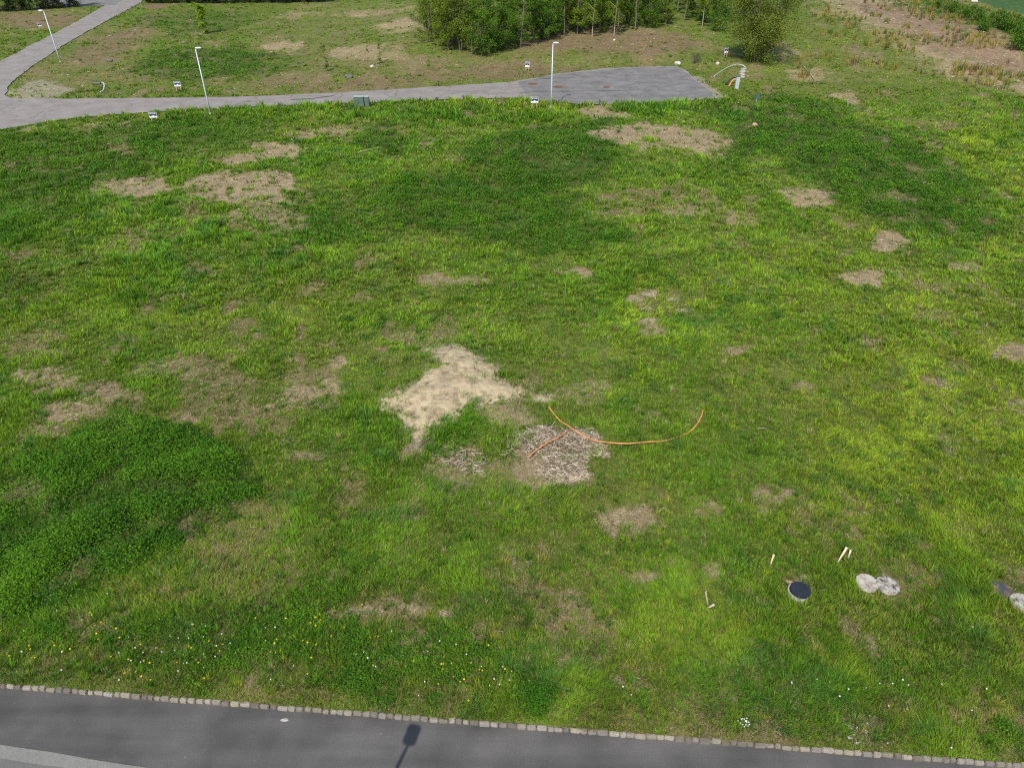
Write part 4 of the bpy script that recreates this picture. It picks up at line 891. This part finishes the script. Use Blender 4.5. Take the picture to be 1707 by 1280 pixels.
# ------------------------------------------------------------------ trees and bushes
def tree_proto(hgt, crown_r, base_z, nleaf, lsize, c0, c1, stems=1, trunk_r=.06, barkm='bark', droop=0., shape='cone', seed=0, spread=.5):
    rg = np.random.default_rng(seed); rnd = random.Random(seed)
    bm = bmesh.new(); tips = []
    for s_ in range(stems):
        a0_ = rnd.uniform(0, 6.28); off = .0 if stems == 1 else rnd.uniform(.05, .35) * spread
        lean = rnd.uniform(.02, .08) if stems == 1 else rnd.uniform(.10, .45) * spread
        P_ = [Vector((math.cos(a0_) * off, math.sin(a0_) * off, -.2))]; hs_ = hgt * (1 if stems == 1 else rnd.uniform(.7, 1.))
        for k in range(1, 8):
            t = k / 7; P_.append(Vector((math.cos(a0_) * (off + lean * hs_ * t) + rnd.uniform(-.06, .06), math.sin(a0_) * (off + lean * hs_ * t) + rnd.uniform(-.06, .06), hs_ * t)))
        tube(bm, P_, [trunk_r * (1 - .88 * k / 7) for k in range(8)], 7)
        for k in range(int(16 if stems == 1 else 9)):
            t = rnd.uniform(max(.06, base_z / hgt), .95); i = min(6, int(t * 7)); p_ = P_[i].lerp(P_[i + 1], t * 7 - i)
            if shape == 'cone': rad = crown_r * (1 - t * .75) * min(1, .45 + t * 2.2)
            else: rad = crown_r * math.sqrt(max(.05, 1 - (2 * t - .95) ** 2))
            a_ = rnd.uniform(0, 6.28); L_ = rad * rnd.uniform(.6, 1.1)
            e_ = p_ + Vector((math.cos(a_) * L_, math.sin(a_) * L_, L_ * (rnd.uniform(.1, .7) - droop)))
            m_ = p_.lerp(e_, .5) + Vector((0, 0, L_ * .12)); r0 = trunk_r * (1 - .8 * t) * .5
            tube(bm, [p_, m_, e_], [r0, r0 * .6, r0 * .2], 5, False)
            tips.append((p_, m_, e_, rad))
    tr = bpy.data.meshes.new('trunk'); bm.to_mesh(tr); bm.free(); tr.materials.append(M[barkm])
    per = nleaf // len(tips); X = []
    cl = []
    for (p_, m_, e_, rad) in tips:
        nsub = 5; shade = rg.random()
        for j in range(nsub):
            t = rg.uniform(.25, 1.05); q_ = np.array(p_.lerp(e_, t)) + rg.normal(0, rad * .16, 3)
            k = per // nsub; pts_ = q_[None] + rg.normal(0, 1, (k, 3)) * np.array([.16, .16, .12 + droop * .3]) * max(.6, rad) * .8
            X.append(pts_); cl.append(np.full(k, .6 * shade + .4 * rg.random()))
    X = np.concatenate(X); cl = np.concatenate(cl); X[:, 2] = np.maximum(X[:, 2], .05)
    n = len(X); col_ = c0[None] + (c1 - c0)[None] * cl[:, None]; col_ = col_ * rg.uniform(.75, 1.3, n)[:, None]
    global rng
    sv = rng; rng = rg; V = leaves(X[:, 0], X[:, 1], X[:, 2], lsize * rg.uniform(.6, 1.4, n), col_, .15); rng = sv
    me = bpy.data.meshes.new('crown'); me.vertices.add(len(V[0])); me.vertices.foreach_set('co', V[0].astype(np.float32).ravel()); me.loops.add(len(V[1])); me.loops.foreach_set('vertex_index', V[1].astype(np.int32))
    me.polygons.add(len(V[2])); me.polygons.foreach_set('loop_start', np.arange(0, len(V[1]), 4).astype(np.int32))
    ca = me.color_attributes.new('tint', 'FLOAT_COLOR', 'POINT'); c4 = np.ones((len(V[0]), 4), np.float32); c4[:, :3] = V[3]; ca.data.foreach_set('color', c4.ravel()); me.update(); me.materials.append(M['leaf'])
    return tr, me
def put_tree(name, pr_, loc, rz, s, lab, cat='tree', grp=None):
    root = empty(name, loc, rz); root.scale = (s, s, s * random.uniform(.92, 1.1))
    for nm, me in zip(('trunk', 'crown'), pr_):
        o = bpy.data.objects.new(nm, me); C.objects.link(o); o.parent = root
    tag(root, lab, cat, grp); return root
A = np.array
GA0, GA1 = A([.068, .120, .010]), A([.175, .235, .020])
DK0, DK1 = A([.036, .092, .008]), A([.105, .195, .016])
protos = [tree_proto(7.5, 1.5, .7, 7500, .11, GA0, GA1, 1, .07, 'bark', 0, 'cone', 1), tree_proto(8.5, 1.7, .5, 8500, .11, DK0, DK1, 1, .08, 'bark', 0, 'cone', 2),
          tree_proto(7, 1.6, .3, 8000, .11, GA0 * .9, GA1 * .9, 3, .05, 'bark', .1, 'round', 3), tree_proto(6.5, 1.7, .25, 8500, .12, DK0, DK1, 4, .05, 'bark', 0, 'round', 4)]
tall = tree_proto(8, 1.5, 1.9, 6500, .11, GA0, GA1, 1, .045, 'bark_pale', 0, 'cone', 5)
front = [(712, 70), (730, 78), (748, 84), (768, 87), (787, 91), (806, 93), (825, 86), (846, 82), (868, 79), (890, 72), (914, 67), (940, 61), (962, 58), (1000, 55), (1030, 52), (1058, 52), (1085, 47), (1110, 42), (1140, 36), (1170, 38), (1196, 40)]
labG = 'leafy young tree in the dense green grove behind the paved area'
for i, (u, v) in enumerate(front):
    k = [2, 0, 2, 2, 0, 3, 3, 3, 1, 1, 3, 1, 0, 2, 1, 1, 3, 0, 1, 0, 3][i]
    put_tree('grove_tree', protos[k], G(u, v), random.uniform(0, 6), random.uniform(.85, 1.1), labG, grp='trees of the grove')
for row, (dv, nn) in enumerate([(-9, 22), (-18, 20), (-26, 16)]):
    for j in range(nn):
        t = j / (nn - 1); u = 722 + t * 480 + random.uniform(-9, 9) + row * 2
        vf = np.interp(u, [p_[0] for p_ in front], [p_[1] for p_ in front])
        put_tree('grove_tree', protos[random.choice([0, 1, 1, 2, 3, 3]) if u > 830 else random.choice([0, 2, 0, 1])], G(u, vf + dv + random.uniform(-3, 3)), random.uniform(0, 6), random.uniform(.85, 1.15), labG, grp='trees of the grove')
for (u, v, lab) in [(987, 63, 'slender young tree with thin reddish bare stem, leftmost of those standing before the grove'), (1023.5, 60, 'slender young tree with pale bare stem behind the small white stone'), (1170, 47, 'slender young tree with leaning pale stem at the right end of the grove')]:
    put_tree('slender_tree', tall, G(u, v), random.uniform(0, 6), 1., lab)
wil = tree_proto(7.5, 2.5, .3, 60000, .10, A([.085, .125, .016]), A([.190, .225, .035]), 9, .06, 'bark', .25, 'round', 8, .75)
put_tree('willow', wil, G(1262, 103), 1., 1.2, 'feathery pale green willow right of the grove with several stems', 'tree')
bush = tree_proto(1.9, 1.3, .1, 6000, .10, DK0, DK1, 6, .03, 'bark', 0, 'round', 9, .8)
put_tree('bush', bush, G(1199, 52), .3, 1.0, 'round dark green bush between grove and willow', 'bush')
small = tree_proto(5.4, .85, .2, 11000, .12, A([.12, .21, .012]), A([.24, .34, .02]), 1, .035, 'bark', 0, 'round', 10)
put_tree('sapling', small, G(341, 57), 0, 1.0, 'slim leafy sapling standing alone in the upper left field', 'tree')
sm2 = tree_proto(2.6, .38, .1, 1500, .08, A([.09, .13, .02]), A([.16, .19, .03]), 1, .02, 'bark', 0, 'round', 11)
put_tree('sapling', sm2, G(546, 119), 0, 1.0, 'thin yellow green sapling on the slope behind the green cabinets', 'tree')
put_tree('sapling', sm2, G(634, 106), 2, .75, 'small thin sapling beside the dark stone on the slope', 'tree')
put_tree('sapling', sm2, G(612, 88), 3, .5, 'tiny sapling highest on the slope left of the grove', 'tree')
put_tree('sapling', sm2, G(1475, 84), 3, .8, 'thin pale sapling on the brown chip band at upper right', 'tree')
dw = tree_proto(.9, .5, .05, 1400, .05, A([.05, .035, .03]), A([.09, .06, .05]), 7, .015, 'bark', 0, 'round', 12, .9)
put_tree('dead_bush', dw, G(1161, 105), 0, 1.1, 'small dark dead bush right of the pale boulder', 'bush')
dkp = tree_proto(5.2, 2.0, .1, 9000, .15, A([.022, .038, .012]), A([.045, .065, .018]), 5, .06, 'bark', 0, 'round', 13, .8)
for (u, v, s, lab) in [(-60, 24, 1.1, 'a'), (-20, 20, 1.1, 'a'), (14, 19, 1., 'a'), (46, 17, 1., 'a'), (74, 15, 1., 'a'), (100, 14, .95, 'a'), (125, 12, .9, 'a')]:
    put_tree('hedge_bush', dkp, G(u, v), random.uniform(0, 6), s, 'dark hedge bush at the far left edge behind the climbing path', 'bush', 'dark hedge bushes at far left')
for k in range(15):
    put_tree('hedge_bush', dkp, G(252 + k * 20, 6 - k * .15 + random.uniform(-.6, .6)), random.uniform(0, 6), random.uniform(.8, 1.), 'dark hedge bush along the top of the upper left field', 'bush', 'dark hedge bushes along the upper field')
rb = tree_proto(1.7, 1.2, .05, 3600, .13, DK0, DK1, 6, .03, 'bark', 0, 'round', 14, .9)
for (u, v, s) in [(1585, 22, .8), (1610, 30, .8), (1632, 36, .9), (1655, 44, 1.), (1676, 50, 1.), (1697, 58, 1.1), (1712, 68, 1.2), (1702, 84, 1.2), (1560, 14, .7), (1640, 52, .8)]:
    put_tree('bush', rb, G(u, v), random.uniform(0, 6), s, 'low dark green bush along the edge of the far lawn', 'bush', 'low bushes by the far lawn')
